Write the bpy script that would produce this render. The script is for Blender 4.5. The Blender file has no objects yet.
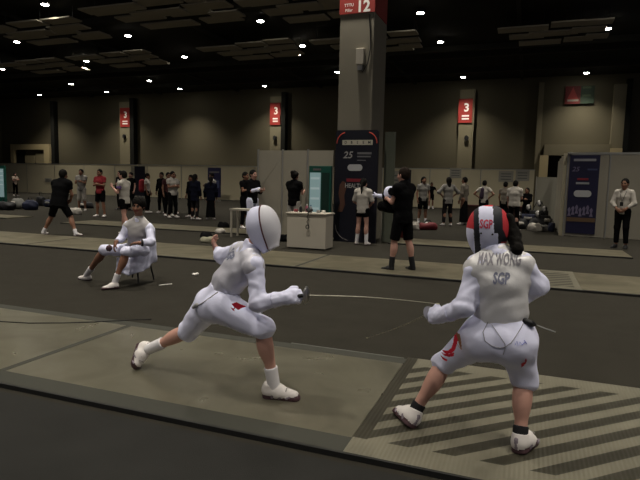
import bpy, math, random
import numpy as np
from mathutils import Vector
from mathutils.bvhtree import BVHTree

random.seed(7)
C = bpy.context.scene.collection
SC = bpy.context.scene

# ------------------------------------------------------------------ camera
F_PX, CAM_H = 547.5, 1.5
PITCH, ROLL, YAW = [math.radians(a) for a in (6.136, 1.274, -20.495)]
_fw = np.array([math.sin(YAW) * math.cos(PITCH), math.cos(YAW) * math.cos(PITCH), -math.sin(PITCH)])
_r0 = np.array([math.cos(YAW), -math.sin(YAW), 0.0])
_u0 = np.cross(_r0, _fw)
_r = math.cos(ROLL) * _r0 + math.sin(ROLL) * _u0
_u = -math.sin(ROLL) * _r0 + math.cos(ROLL) * _u0
cam_data = bpy.data.cameras.new('camera')
cam = bpy.data.objects.new('camera', cam_data)
C.objects.link(cam)
cam_data.sensor_width = 36
cam_data.lens = F_PX / 640 * 36
cam_data.clip_end = 200
from mathutils import Matrix
cam.matrix_world = Matrix(((_r[0], _u[0], -_fw[0], 0), (_r[1], _u[1], -_fw[1], 0), (_r[2], _u[2], -_fw[2], CAM_H), (0, 0, 0, 1)))
SC.camera = cam


def at(x, y, Y):
    """the world point seen at photo position x, y that lies Y metres deep in the hall"""
    d = _fw * F_PX + _r * (x - 320) - _u * (y - 240)
    return np.array([0, 0, CAM_H]) + d * (Y / d[1])


# ------------------------------------------------------------------ world, exposure, lamps
SC.view_settings.view_transform = 'Standard'
SC.view_settings.look = 'None'
SC.view_settings.gamma = 1
SC.view_settings.use_curve_mapping = False
SC.view_settings.exposure = 0.0
LAMP_W = 1500.0
LAMP_COL = (1.0, 0.93, 0.80)
WORLD_COL, WORLD_STR = (0.72, 0.74, 1.0), 0.075
w = bpy.data.worlds.new('world')
SC.world = w
w.use_nodes = True
w.node_tree.nodes['Background'].inputs[0].default_value = (*WORLD_COL, 1)
w.node_tree.nodes['Background'].inputs[1].default_value = WORLD_STR
CEIL = 8.6
LAMP_Z = 8.44
ORD = ['first', 'second', 'third', 'fourth', 'fifth', 'sixth', 'seventh', 'eighth', 'ninth', 'tenth', 'eleventh', 'twelfth', 'thirteenth', 'fourteenth']
LAMP_POS = [(-18.9, 17.8), (-18.9, 22.8), (-18.9, 27.6), (-18.7, 37.5), (-25.6, 22.2), (-25.5, 27.0), (-26.0, 33.6), (-25.9, 37.2),
            (-33.1, 27.5), (-33.0, 33.3), (-33.0, 37.1), (-40.3, 37.1), (-11.4, 22.4), (-11.3, 27.0), (-11.75, 33.9),
            (-4.5, 23.2), (-4.4, 28.1), (-4.3, 37.4), (2.9, 27.7), (3.0, 37.9)]
# the same grid carried on over and behind the viewer
LAMP_NEAR = [(x, y) for x in (-18.9, -11.4, -4.4, 2.9, 10.1) for y in (12.8, 8.0, 3.2, -1.6)] + \
            [(-11.4, 17.8), (-4.4, 17.8), (2.9, 17.8), (2.9, 22.6), (10.1, 22.6), (-25.6, 17.8)]

# ------------------------------------------------------------------ helpers
MATS = {}


def mat(name, col, rough=0.8, metal=0.0, noise=0.0, nscale=20.0, bump=0.0, bscale=60.0, emit=None, estr=0.0, spec=0.3):
    if name in MATS:
        return MATS[name]
    m = bpy.data.materials.new(name)
    m.use_nodes = True
    nt = m.node_tree
    b = nt.nodes['Principled BSDF']
    b.inputs['Base Color'].default_value = (*col, 1)
    b.inputs['Roughness'].default_value = rough
    b.inputs['Metallic'].default_value = metal
    b.inputs['Specular IOR Level'].default_value = spec
    tc = nt.nodes.new('ShaderNodeTexCoord')
    if noise:
        n = nt.nodes.new('ShaderNodeTexNoise')
        n.inputs['Scale'].default_value = nscale
        n.inputs['Detail'].default_value = 5
        nt.links.new(tc.outputs['Object'], n.inputs['Vector'])
        r = nt.nodes.new('ShaderNodeMapRange')
        r.inputs['To Min'].default_value = 1 - noise
        r.inputs['To Max'].default_value = 1 + noise
        nt.links.new(n.outputs['Fac'], r.inputs['Value'])
        mx = nt.nodes.new('ShaderNodeVectorMath')
        mx.operation = 'SCALE'
        mx.inputs[0].default_value = col
        nt.links.new(r.outputs[0], mx.inputs['Scale'])
        nt.links.new(mx.outputs[0], b.inputs['Base Color'])
    if bump:
        n = nt.nodes.new('ShaderNodeTexNoise')
        n.inputs['Scale'].default_value = bscale
        n.inputs['Detail'].default_value = 3
        nt.links.new(tc.outputs['Object'], n.inputs['Vector'])
        bp = nt.nodes.new('ShaderNodeBump')
        bp.inputs['Strength'].default_value = bump
        bp.inputs['Distance'].default_value = 0.01
        nt.links.new(n.outputs['Fac'], bp.inputs['Height'])
        nt.links.new(bp.outputs[0], b.inputs['Normal'])
    if emit:
        b.inputs['Emission Color'].default_value = (*emit, 1)
        b.inputs['Emission Strength'].default_value = estr
    MATS[name] = m
    return m


class MB:
    """collects boxes, tubes and prisms for ONE mesh object"""
    def __init__(s):
        s.v, s.f = [], []

    def box(s, x0, y0, z0, x1, y1, z1):
        n = len(s.v)
        s.v += [(x, y, z) for z in (z0, z1) for y in (y0, y1) for x in (x0, x1)]
        s.f += [tuple(n + i for i in q) for q in ((0, 2, 3, 1), (4, 5, 7, 6), (0, 1, 5, 4), (2, 6, 7, 3), (0, 4, 6, 2), (1, 3, 7, 5))]
        return s

    def tube(s, pts, rad, seg=8, cap=True):
        pts = [np.array(p, float) for p in pts]
        rads = rad if isinstance(rad, (list, tuple)) else [rad] * len(pts)
        n0 = len(s.v)
        up = None
        for i, p in enumerate(pts):
            t = pts[min(i + 1, len(pts) - 1)] - pts[max(i - 1, 0)]
            t = t / (np.linalg.norm(t) + 1e-9)
            a = np.array([0, 0, 1.0]) if abs(t[2]) < 0.9 else np.array([1.0, 0, 0])
            if up is not None:
                a = up
            e1 = np.cross(t, a); e1 /= np.linalg.norm(e1) + 1e-9
            e2 = np.cross(e1, t)
            up = e2
            for k in range(seg):
                q = 2 * math.pi * k / seg
                s.v.append(tuple(p + rads[i] * (math.cos(q) * e1 + math.sin(q) * e2)))
        for i in range(len(pts) - 1):
            for k in range(seg):
                a, b = n0 + i * seg + k, n0 + i * seg + (k + 1) % seg
                s.f.append((a, b, b + seg, a + seg))
        if cap:
            s.f.append(tuple(n0 + k for k in range(seg))[::-1])
            s.f.append(tuple(n0 + (len(pts) - 1) * seg + k for k in range(seg)))
        return s

    def prism(s, poly, z0, z1, axis='z'):
        n = len(s.v); m = len(poly)
        def P(a, b, c):
            return (a, b, c) if axis == 'z' else ((a, c, b) if axis == 'y' else (c, a, b))
        s.v += [P(a, b, z0) for a, b in poly] + [P(a, b, z1) for a, b in poly]
        s.f.append(tuple(range(n, n + m))[::-1]); s.f.append(tuple(range(n + m, n + 2 * m)))
        for i in range(m):
            j = (i + 1) % m
            s.f.append((n + i, n + j, n + m + j, n + m + i))
        return s

    def build(s, name, m, parent=None, bevel=0.0, smooth=False):
        me = bpy.data.meshes.new(name)
        me.from_pydata(s.v, [], s.f)
        me.materials.append(m)
        if smooth:
            me.polygons.foreach_set('use_smooth', [True] * len(me.polygons))
        o = bpy.data.objects.new(name, me)
        C.objects.link(o)
        if parent:
            o.parent = parent
        if bevel:
            b = o.modifiers.new('bevel', 'BEVEL'); b.width = bevel; b.segments = 2; b.limit_method = 'ANGLE'
        return o


def tag(o, label=None, cat=None, group=None, kind=None):
    if label: o['label'] = label
    if cat: o['category'] = cat
    if group: o['group'] = group
    if kind: o['kind'] = kind
    return o


def empty(name, loc=(0, 0, 0), rz=0.0):
    o = bpy.data.objects.new(name, None)
    C.objects.link(o)
    o.location = loc
    o.rotation_euler = (0, 0, rz)
    o.empty_display_size = 0.1
    return o


def copy_tree(o, loc=None, rz=None, parent=None):
    c = o.copy()
    C.objects.link(c)
    if parent: c.parent = parent
    for ch in list(o.children):
        copy_tree(ch, parent=c)
    if loc is not None: c.location = loc
    if rz is not None: c.rotation_euler = (0, 0, rz)
    return c


def V(*a):
    return np.array(a, float)


def unit(a):
    a = np.array(a, float)
    return a / (np.linalg.norm(a) + 1e-12)


# ---- signed-distance modelling: smooth bodies and cloth out of joined, tapering limbs
class Sdf:
    def __init__(s, vox=0.012):
        s.h = vox; s.p = []; s.cuts = []; s.subs = []

    def cap(s, a, b, ra, rb=None, k=0.03, m=0, w=None, fa=False, fb=False):
        a, b = np.array(a, float), np.array(b, float)
        rb = ra if rb is None else rb
        s.p.append(dict(t='c', a=a, b=b, ra=ra, rb=rb, k=k, m=m, w=w, fa=fa, fb=fb))
        return s

    def ell(s, c, r, ax=None, k=0.02, m=0):
        s.p.append(dict(t='e', a=np.array(c, float), r=np.array(r, float), ax=np.eye(3) if ax is None else np.array(ax, float), k=k, m=m))
        return s

    def sub(s, c, r, ax=None, k=0.01):
        s.subs.append(dict(t='e', a=np.array(c, float), r=np.array(r, float), ax=np.eye(3) if ax is None else np.array(ax, float), k=k))
        return s

    @staticmethod
    def d(p, X):
        if p['t'] == 'e':
            q = (X - p['a']) @ p['ax'].T
            k0 = np.linalg.norm(q / p['r'], axis=-1)
            k1 = np.linalg.norm(q / p['r'] ** 2, axis=-1) + 1e-9
            return k0 * (k0 - 1) / k1
        a, b = p['a'], p['b']
        Xo = X
        if p['w']:
            ax, f = p['w']
            X = X - (((X - a) @ ax) * (1 - 1 / f))[..., None] * ax
            b = b - ((b - a) @ ax) * (1 - 1 / f) * ax
        ba = b - a
        L2 = ba @ ba + 1e-12
        t = np.clip(((X - a) @ ba) / L2, 0, 1)
        dd = np.linalg.norm(X - a - t[..., None] * ba, axis=-1) - (p['ra'] + (p['rb'] - p['ra']) * t)
        u = (p['b'] - p['a']) / math.sqrt((p['b'] - p['a']) @ (p['b'] - p['a']) + 1e-12)
        if p['fb']:
            dd = np.maximum(dd, (Xo - p['b']) @ u)
        if p['fa']:
            dd = np.maximum(dd, -((Xo - p['a']) @ u))
        return dd

    @staticmethod
    def box(p):
        if p['t'] == 'e':
            r = p['r'].max()
            return p['a'] - r, p['a'] + r
        f = p['w'][1] if p['w'] else 1
        r = max(p['ra'], p['rb']) * f
        return np.minimum(p['a'], p['b']) - r, np.maximum(p['a'], p['b']) + r

    def build(s, name, mats, parent=None, wr=0.0, wf=45.0, seed=0.0, face_mat=None, smooth=True):
        h = s.h
        lo = np.min([s.box(p)[0] for p in s.p], 0) - 3 * h
        hi = np.max([s.box(p)[1] for p in s.p], 0) + 3 * h
        n = np.ceil((hi - lo) / h).astype(int) + 1
        D = np.full(n, 0.5, np.float32)
        def grid(i0, i1):
            g = [lo[a] + h * np.arange(i0[a], i1[a]) for a in range(3)]
            return np.stack(np.meshgrid(*g, indexing='ij'), -1)
        for p in s.p:
            b0, b1 = s.box(p)
            i0 = np.maximum(((b0 - lo) / h - 2 - p['k'] / h).astype(int), 0)
            i1 = np.minimum(((b1 - lo) / h + 3 + p['k'] / h).astype(int), n)
            sl = tuple(slice(i0[a], i1[a]) for a in range(3))
            dd = s.d(p, grid(i0, i1))
            o = D[sl]
            if p['k'] > 0:
                q = np.maximum(p['k'] - np.abs(o - dd), 0) / p['k']
                D[sl] = np.minimum(o, dd) - q * q * p['k'] / 4
            else:
                D[sl] = np.minimum(o, dd)
        if wr:
            X = grid(np.zeros(3, int), n)
            x, y, z = X[..., 0] * wf + seed, X[..., 1] * wf + seed * 1.7, X[..., 2] * wf
            nz = np.sin(x * .9 + 2.1 * np.sin(z * .55 + y * .3)) * np.sin(z * 1.1 + 1.7 * np.sin(x * .45 - y * .6)) + .6 * np.sin(y * 1.3 + z * .7 + 1.3 * np.sin(x * .8))
            D = D + (nz * wr).astype(np.float32)
        for p in s.subs:
            dd = s.d(p, grid(np.zeros(3, int), n))
            D = np.maximum(D, -dd)
        for c, nn in s.cuts:
            D = np.maximum(D, (grid(np.zeros(3, int), n) - np.array(c)) @ unit(nn))
        D[0] = D[-1] = 1; D[:, 0] = D[:, -1] = 1; D[:, :, 0] = D[:, :, -1] = 1
        ins = D < 0
        nx, ny, nz_ = n
        cnt = np.zeros((nx - 1, ny - 1, nz_ - 1), np.int8)
        for i in (0, 1):
            for j in (0, 1):
                for k in (0, 1):
                    cnt += ins[i:nx - 1 + i, j:ny - 1 + j, k:nz_ - 1 + k]
        act = np.argwhere((cnt > 0) & (cnt < 8))
        idx = np.full(cnt.shape, -1, np.int32)
        idx[act[:, 0], act[:, 1], act[:, 2]] = np.arange(len(act))
        acc = np.zeros((len(act), 3)); num = np.zeros(len(act))
        cor = [(i, j, k) for i in (0, 1) for j in (0, 1) for k in (0, 1)]
        for a in cor:
            for ax in range(3):
                if a[ax]: continue
                b = list(a); b[ax] = 1
                pa = act + np.array(a); pb = act + np.array(b)
                da = D[pa[:, 0], pa[:, 1], pa[:, 2]]; db = D[pb[:, 0], pb[:, 1], pb[:, 2]]
                m = (da < 0) != (db < 0)
                t = da[m] / (da[m] - db[m])
                pos = pa[m].astype(float); pos[:, ax] += t
                acc[m] += pos; num[m] += 1
        vs = lo + h * acc / num[:, None]
        quads = []
        for ax in range(3):
            o1, o2 = [(1, 2), (2, 0), (0, 1)][ax]
            s0 = [slice(None)] * 3; s1 = [slice(None)] * 3
            s0[ax] = slice(0, -1); s1[ax] = slice(1, None)
            A, B = ins[tuple(s0)], ins[tuple(s1)]
            e = np.argwhere(A != B)
            e = e[(e[:, o1] > 0) & (e[:, o2] > 0)]
            sg = A[e[:, 0], e[:, 1], e[:, 2]]
            def cell(da, db):
                q = e.copy(); q[:, o1] -= da; q[:, o2] -= db
                return idx[q[:, 0], q[:, 1], q[:, 2]]
            q = np.stack([cell(1, 1), cell(0, 1), cell(0, 0), cell(1, 0)], 1)
            q[~sg] = q[~sg][:, ::-1]
            quads.append(q)
        q = np.concatenate(quads)
        me = bpy.data.meshes.new(name)
        me.vertices.add(len(vs)); me.loops.add(len(q) * 4); me.polygons.add(len(q))
        me.vertices.foreach_set('co', vs.ravel())
        me.loops.foreach_set('vertex_index', q.ravel())
        me.polygons.foreach_set('loop_start', np.arange(0, len(q) * 4, 4))
        me.polygons.foreach_set('loop_total', np.full(len(q), 4))
        if smooth:
            me.polygons.foreach_set('use_smooth', np.ones(len(q), bool))
        mats = mats if isinstance(mats, (list, tuple)) else [mats]
        for m_ in mats:
            me.materials.append(m_)
        if len(mats) > 1:
            fc = vs[q].mean(1)
            if face_mat is not None:
                mi = face_mat(fc)
            else:
                best = np.full(len(fc), 9.0); mi = np.zeros(len(fc), int)
                for p in s.p:
                    dd = s.d(p, fc) - (0.001 if p['m'] else 0)
                    mm = dd < best
                    best[mm] = dd[mm]; mi[mm] = p['m']
            me.polygons.foreach_set('material_index', mi.astype(np.int32))
        me.update()
        me.validate()
        o = bpy.data.objects.new(name, me)
        C.objects.link(o)
        if parent:
            o.parent = parent
            o.matrix_parent_inverse = Matrix.Translation(Vector(parent.location)).inverted() if parent.rotation_euler[2] == 0 else parent.matrix_world.inverted()
        return o


def own(o, parent):
    """parent a mesh written in world coordinates to a thing that stands at its own place"""
    o.parent = parent
    o.matrix_parent_inverse = Matrix.Translation(-Vector(parent.location))
    return o


FONT = None


def text_mesh(s, size, bold=0.0, sx=1.0):
    cu = bpy.data.curves.new('t', 'FONT')
    cu.body = s
    cu.size = size
    cu.align_x = 'CENTER'; cu.align_y = 'CENTER'
    cu.offset = bold
    cu.resolution_u = 2
    o = bpy.data.objects.new('t', cu)
    C.objects.link(o)
    me = bpy.data.meshes.new_from_object(o.evaluated_get(bpy.context.evaluated_depsgraph_get()))
    bpy.data.objects.remove(o)
    vs = [(v.co.x * sx, v.co.y) for v in me.vertices]
    fs = [tuple(p.vertices) for p in me.polygons]
    return vs, fs


def sheet(name, vs, fs, origin, right, up, m, parent=None, onto=None, off=0.004, world_parent=False, arc=0.0):
    """lay flat artwork (letters, emblems) on a plane, or wrap it onto the surface of a mesh"""
    right, up = unit(right), unit(up)
    nrm = np.cross(right, up)
    P = []
    bvh = None
    if onto is not None:
        bvh = BVHTree.FromPolygons([v.co for v in onto.data.vertices], [p.vertices for p in onto.data.polygons])
    for x, y in vs:
        q = np.array(origin) + right * x + up * (y - arc * x * x)
        if bvh:
            hit = bvh.ray_cast(Vector(q + nrm * 0.3), Vector(-nrm), 0.7)
            if hit[0] is not None:
                q = np.array(hit[0]) + nrm * off
        else:
            q = q + nrm * off
        P.append(tuple(q))
    me = bpy.data.meshes.new(name)
    me.from_pydata(P, [], fs)
    me.materials.append(m)
    o = bpy.data.objects.new(name, me)
    C.objects.link(o)
    if parent is not None:
        if world_parent: own(o, parent)
        else: o.parent = parent
    return o


def grid_art(poly, n=14):
    """a filled outline cut into a fine grid so that it can follow a curved surface"""
    P = np.array(poly, float)
    lo, hi = P.min(0), P.max(0)
    st = (hi - lo).max() / n
    def inside(x, y):
        c = False; j = len(P) - 1
        for i in range(len(P)):
            if (P[i][1] > y) != (P[j][1] > y) and x < (P[j][0] - P[i][0]) * (y - P[i][1]) / (P[j][1] - P[i][1] + 1e-12) + P[i][0]:
                c = not c
            j = i
        return c
    vs, fs = [], []
    x = lo[0]
    while x < hi[0]:
        y = lo[1]
        while y < hi[1]:
            if inside(x + st / 2, y + st / 2):
                k = len(vs)
                vs += [(x, y), (x + st, y), (x + st, y + st), (x, y + st)]
                fs.append((k, k + 1, k + 2, k + 3))
            y += st
        x += st
    return vs, fs


# ------------------------------------------------------------------ materials
M_CARPET = mat('carpet', (0.027, 0.0245, 0.019), 0.95, noise=0.25, nscale=3.0, bump=0.4, bscale=300, spec=0.1)
M_CEIL = mat('black_ceiling', (0.020, 0.019, 0.015), 0.95, spec=0.1)
M_BEAM = mat('ceiling_beam', (0.035, 0.033, 0.026), 0.9, spec=0.1)
M_WALL = mat('olive_wall', (0.098, 0.086, 0.056), 0.9, noise=0.06, nscale=0.6, spec=0.1)
M_WALL2 = mat('pale_pilaster', (0.165, 0.145, 0.095), 0.9, noise=0.05, nscale=0.8, spec=0.1)
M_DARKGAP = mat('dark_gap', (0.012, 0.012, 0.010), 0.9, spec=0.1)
M_CREAM = mat('cream_frame', (0.42, 0.34, 0.19), 0.8)
M_LEAF = mat('cream_leaf', (0.26, 0.22, 0.13), 0.8)
M_PILLAR = mat('pillar_paint', (0.185, 0.168, 0.130), 0.85, noise=0.08, nscale=1.5)
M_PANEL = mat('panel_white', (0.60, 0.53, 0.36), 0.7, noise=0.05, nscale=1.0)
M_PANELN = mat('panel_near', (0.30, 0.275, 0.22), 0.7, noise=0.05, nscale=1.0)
M_ALU = mat('aluminium', (0.45, 0.44, 0.40), 0.4, 0.8)
M_CLOUD = mat('acoustic_panel', (0.30, 0.27, 0.21), 0.95, noise=0.1, nscale=2, spec=0.05)
M_WHITEP = mat('white_laminate', (0.46, 0.42, 0.35), 0.5)
M_RED = mat('sign_red', (0.26, 0.022, 0.016), 0.6)
M_WHT = mat('print_white', (0.75, 0.72, 0.68), 0.6)
M_BLKP = mat('print_black', (0.010, 0.010, 0.018), 0.5)
M_NAVY = mat('print_navy', (0.016, 0.015, 0.045), 0.5)
M_BLACK = mat('black_plastic', (0.012, 0.012, 0.013), 0.5)
M_RUBBER = mat('black_rubber', (0.015, 0.015, 0.014), 0.7)
M_STEEL = mat('steel', (0.36, 0.34, 0.29), 0.4, 1.0)
M_GREYP = mat('grey_paint', (0.28, 0.28, 0.28), 0.6)

SKIN = mat('skin_light', (0.46, 0.255, 0.20), 0.55)
SKIN_D = mat('skin_tan', (0.25, 0.125, 0.08), 0.55)
LIPS = mat('lips', (0.25, 0.07, 0.06), 0.5)
EYE = mat('eye_dark', (0.02, 0.015, 0.012), 0.3)
HAIR = mat('hair_black', (0.010, 0.009, 0.008), 0.85, bump=0.3, bscale=80, spec=0.08)
HAIR_B = mat('hair_brown', (0.018, 0.012, 0.009), 0.85, bump=0.3, bscale=80, spec=0.08)
CW = mat('cloth_fencing_white', (0.70, 0.71, 0.90), 0.85, bump=0.12, bscale=30)
CLAME = mat('cloth_lame_grey', (0.58, 0.57, 0.64), 0.5, 0.25, bump=0.15, bscale=30)
CLAME2 = mat('cloth_lame_warm', (0.66, 0.65, 0.66), 0.5, 0.2, bump=0.15, bscale=30)
CTEE = mat('cloth_tee_white', (0.42, 0.39, 0.35), 0.9)
CGREY = mat('cloth_grey', (0.20, 0.19, 0.175), 0.9)
CBLK = mat('cloth_black', (0.005, 0.005, 0.0055), 0.95, spec=0.04)
CCHAR = mat('cloth_charcoal', (0.016, 0.015, 0.016), 0.9, spec=0.05)
CNAVY = mat('cloth_navy', (0.007, 0.008, 0.016), 0.9, spec=0.05)
CRED = mat('cloth_red', (0.26, 0.022, 0.030), 0.9)
CTAN = mat('cloth_tan', (0.40, 0.32, 0.26), 0.9)
SHOE_W = mat('shoe_white', (0.66, 0.62, 0.60), 0.6)
SHOE_B = mat('shoe_black', (0.012, 0.012, 0.013), 0.5)
SOLE_D = mat('sole_dark', (0.06, 0.03, 0.035), 0.6)
SOCK_W = mat('sock_white', (0.66, 0.64, 0.66), 0.9)
SOCK_B = mat('sock_black', (0.012, 0.012, 0.014), 0.9)


def nodes_of(m):
    nt = m.node_tree
    return nt, nt.nodes['Principled BSDF']


# metal piste surface: satin aluminium sheet, brushed across, with rubbed traces and dull marks
def piste_metal(name, base, metal=0.55, rough=0.48):
    m = mat(name, base, rough, metal)
    nt, b = nodes_of(m)
    tc = nt.nodes.new('ShaderNodeTexCoord')
    n = nt.nodes.new('ShaderNodeTexNoise'); n.inputs['Scale'].default_value = 1.6; n.inputs['Detail'].default_value = 6
    n.inputs['Distortion'].default_value = 1.2
    nt.links.new(tc.outputs['Object'], n.inputs['Vector'])
    r = nt.nodes.new('ShaderNodeMapRange'); r.inputs['From Min'].default_value = .3; r.inputs['From Max'].default_value = .7
    r.inputs['To Min'].default_value = .78; r.inputs['To Max'].default_value = 1.22
    nt.links.new(n.outputs['Fac'], r.inputs['Value'])
    sc = nt.nodes.new('ShaderNodeVectorMath'); sc.operation = 'SCALE'; sc.inputs[0].default_value = base
    nt.links.new(r.outputs[0], sc.inputs['Scale']); nt.links.new(sc.outputs[0], b.inputs['Base Color'])
    r2 = nt.nodes.new('ShaderNodeMapRange'); r2.inputs['To Min'].default_value = rough + .1; r2.inputs['To Max'].default_value = rough - .1
    nt.links.new(n.outputs['Fac'], r2.inputs['Value']); nt.links.new(r2.outputs[0], b.inputs['Roughness'])
    b.inputs['Anisotropic'].default_value = 0.85
    tg = nt.nodes.new('ShaderNodeCombineXYZ'); tg.inputs[0].default_value = 1.0
    nt.links.new(tg.outputs[0], b.inputs['Tangent'])
    wv = nt.nodes.new('ShaderNodeTexWave'); wv.bands_direction = 'Y'; wv.inputs['Scale'].default_value = 22
    wv.inputs['Distortion'].default_value = 0.6
    nt.links.new(tc.outputs['Object'], wv.inputs['Vector'])
    bp = nt.nodes.new('ShaderNodeBump'); bp.inputs['Strength'].default_value = 0.12; bp.inputs['Distance'].default_value = 0.001
    nt.links.new(wv.outputs['Fac'], bp.inputs['Height']); nt.links.new(bp.outputs[0], b.inputs['Normal'])
    return m


M_PISTE = piste_metal('piste_metal', (0.185, 0.172, 0.125), 0.55, 0.30)
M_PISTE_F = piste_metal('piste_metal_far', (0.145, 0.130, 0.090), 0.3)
M_SIDE = mat('piste_side_strip', (0.036, 0.036, 0.028), 0.8, noise=0.1, nscale=3)


def hatch_material(name):
    """ribbed end-zone sheet: diagonal dark bands inside a plain border"""
    m = mat(name, (0.3, 0.3, 0.3), 0.5, 0.35)
    nt, b = nodes_of(m)
    L = nt.links.new
    g = nt.nodes.new('ShaderNodeNewGeometry')
    sp = nt.nodes.new('ShaderNodeSeparateXYZ'); L(g.outputs['Position'], sp.inputs[0])
    def mth(op, a, b_=None, c=None):
        x = nt.nodes.new('ShaderNodeMath'); x.operation = op
        for i, q in enumerate((a, b_, c)):
            if q is None: continue
            if isinstance(q, (int, float)): x.inputs[i].default_value = q
            else: L(q, x.inputs[i])
        return x.outputs[0]
    x, y = sp.outputs[0], sp.outputs[1]
    yl = mth('SUBTRACT', y, HATCH_Y[name])              # distance from the front edge of this piste
    v = mth('ADD', mth('SUBTRACT', yl, mth('MULTIPLY', x, 0.93)), 100 * 0.235 - 0.51 + 0.0587)
    fr = mth('FRACT', mth('DIVIDE', v, 0.235))
    dark = mth('LESS_THAN', fr, 0.5)
    ins = mth('MULTIPLY', mth('GREATER_THAN', yl, 0.19), mth('LESS_THAN', yl, 1.58))
    ins = mth('MULTIPLY', ins, mth('LESS_THAN', x, 9.0 if name == 'hatch_near' else 0.74))
    dark = mth('MULTIPLY', dark, ins)
    seam = mth('MULTIPLY', mth('LESS_THAN', x, -0.775), mth('GREATER_THAN', yl, 0.19))
    dark = mth('MAXIMUM', dark, seam)
    n = nt.nodes.new('ShaderNodeTexNoise'); n.inputs['Scale'].default_value = 3; n.inputs['Detail'].default_value = 5
    L(g.outputs['Position'], n.inputs['Vector'])
    mx = nt.nodes.new('ShaderNodeMix'); mx.data_type = 'RGBA'
    L(dark, mx.inputs[0])
    mx.inputs[6].default_value = (0.175, 0.163, 0.120, 1)
    mx.inputs[7].default_value = (0.042, 0.038, 0.026, 1)
    sc = nt.nodes.new('ShaderNodeVectorMath'); sc.operation = 'SCALE'
    r = nt.nodes.new('ShaderNodeMapRange'); r.inputs['To Min'].default_value = .75; r.inputs['To Max'].default_value = 1.25
    L(n.outputs['Fac'], r.inputs['Value']); L(r.outputs[0], sc.inputs['Scale'])
    L(mx.outputs[2], sc.inputs[0]); L(sc.outputs[0], b.inputs['Base Color'])
    # fine ribs running across the piste
    rib = mth('SINE', mth('MULTIPLY', x, 2 * math.pi / 0.024))
    bp = nt.nodes.new('ShaderNodeBump'); bp.inputs['Strength'].default_value = 0.35; bp.inputs['Distance'].default_value = 0.002
    L(rib, bp.inputs['Height']); L(bp.outputs[0], b.inputs['Normal'])
    b.inputs['Roughness'].default_value = 0.42
    return m


HATCH_Y = {'hatch_near': 2.73, 'hatch_middle': 8.56}

# ------------------------------------------------------------------ the hall
def struct(o):
    o['kind'] = 'structure'
    return o


X0, X1, YB, YF = -48.0, 14.0, 39.5, -6.0
struct(MB().box(X0, YF, -0.1, X1, YB + 1, 0.0).build('floor', M_CARPET))
struct(MB().box(-12, YF, -0.01, X1, 2.66, 0.004).build('floor', mat('carpet_front', (0.0225, 0.0222, 0.0205), 0.95, noise=0.25, nscale=3.0, bump=0.4, bscale=300, spec=0.1)))
struct(MB().box(X0, YF, CEIL, X1, YB + 1, CEIL + 0.2).build('ceiling', M_CEIL))
struct(MB().box(X0, YB, 0, X1, YB + 0.3, CEIL).build('wall_back', M_WALL))
struct(MB().box(X0 - 0.3, 18, 0, X0, YB, CEIL).build('wall_left', M_WALL))
tn = 0


def trim(mb, m):
    global tn
    tn += 1
    return struct(mb.build('trim_%d' % tn, m))


# ceiling beams running across the hall
for y in (14.6, 20.3, 29.6, 31.2, 35.4):
    trim(MB().box(X0, y, CEIL - 0.28, X1, y + 0.25, CEIL), M_BEAM)
for x in (-36.7, -29.4, -22.1, -15.0, -7.9, -0.8, 6.4):
    trim(MB().box(x, 10, CEIL - 0.14, x + 0.16, YB, CEIL), M_BEAM)
# pilasters on the back wall: pale face and dark flank
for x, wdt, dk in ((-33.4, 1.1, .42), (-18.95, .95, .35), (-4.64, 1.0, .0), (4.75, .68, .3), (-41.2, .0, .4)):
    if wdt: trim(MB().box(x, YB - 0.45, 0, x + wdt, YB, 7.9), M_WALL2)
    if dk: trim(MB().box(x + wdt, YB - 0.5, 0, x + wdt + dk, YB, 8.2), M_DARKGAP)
trim(MB().box(0.36, YB - 0.35, 0, 0.68, YB, 8.2), M_WALL2)
# doorway portals in the back wall
trim(MB().box(0.9, YB - 0.55, 3.5, 4.75, YB, 4.2), M_WALL2)
trim(MB().box(0.68, YB - 0.6, 0, 1.2, YB, 3.5), M_CREAM)
trim(MB().box(4.75, YB - 0.62, 0, 5.42, YB - 0.46, 3.95), M_CREAM)
struct(MB().box(1.2, YB - 0.2, 0, 4.75, YB - 0.02, 3.45).build('door_1', M_DARKGAP))
pm = MB().box(-46.4, YB - 0.4, 3.85, -41.6, YB, 4.35)
pm.box(-46.4, YB - 0.4, 0, -46.0, YB, 3.85).box(-42.2, YB - 0.4, 0, -41.6, YB, 3.85)
trim(pm, M_CREAM)
struct(MB().box(-46.0, YB - 0.12, 0, -44.9, YB - 0.02, 3.8).build('door_2', M_DARKGAP))
d3 = struct(MB().box(-44.8, YB - 0.2, 0, -43.55, YB - 0.04, 3.3).build('door_3', M_LEAF))
d4 = struct(MB().box(-43.45, YB - 0.2, 0, -42.25, YB - 0.04, 3.5).build('door_4', M_LEAF))

# ------------------------------------------------------------------ ceiling lights
M_HOUSE = mat('lamp_housing', (0.03, 0.03, 0.03), 0.5)
M_LENS = mat('lamp_lens', (0.9, 0.9, 0.9), 0.4, emit=(1.0, 0.96, 0.86), estr=60.0)


def ring(r, z0, z1, seg=20):
    return [(r * math.cos(2 * math.pi * k / seg), r * math.sin(2 * math.pi * k / seg)) for k in range(seg)]


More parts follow.
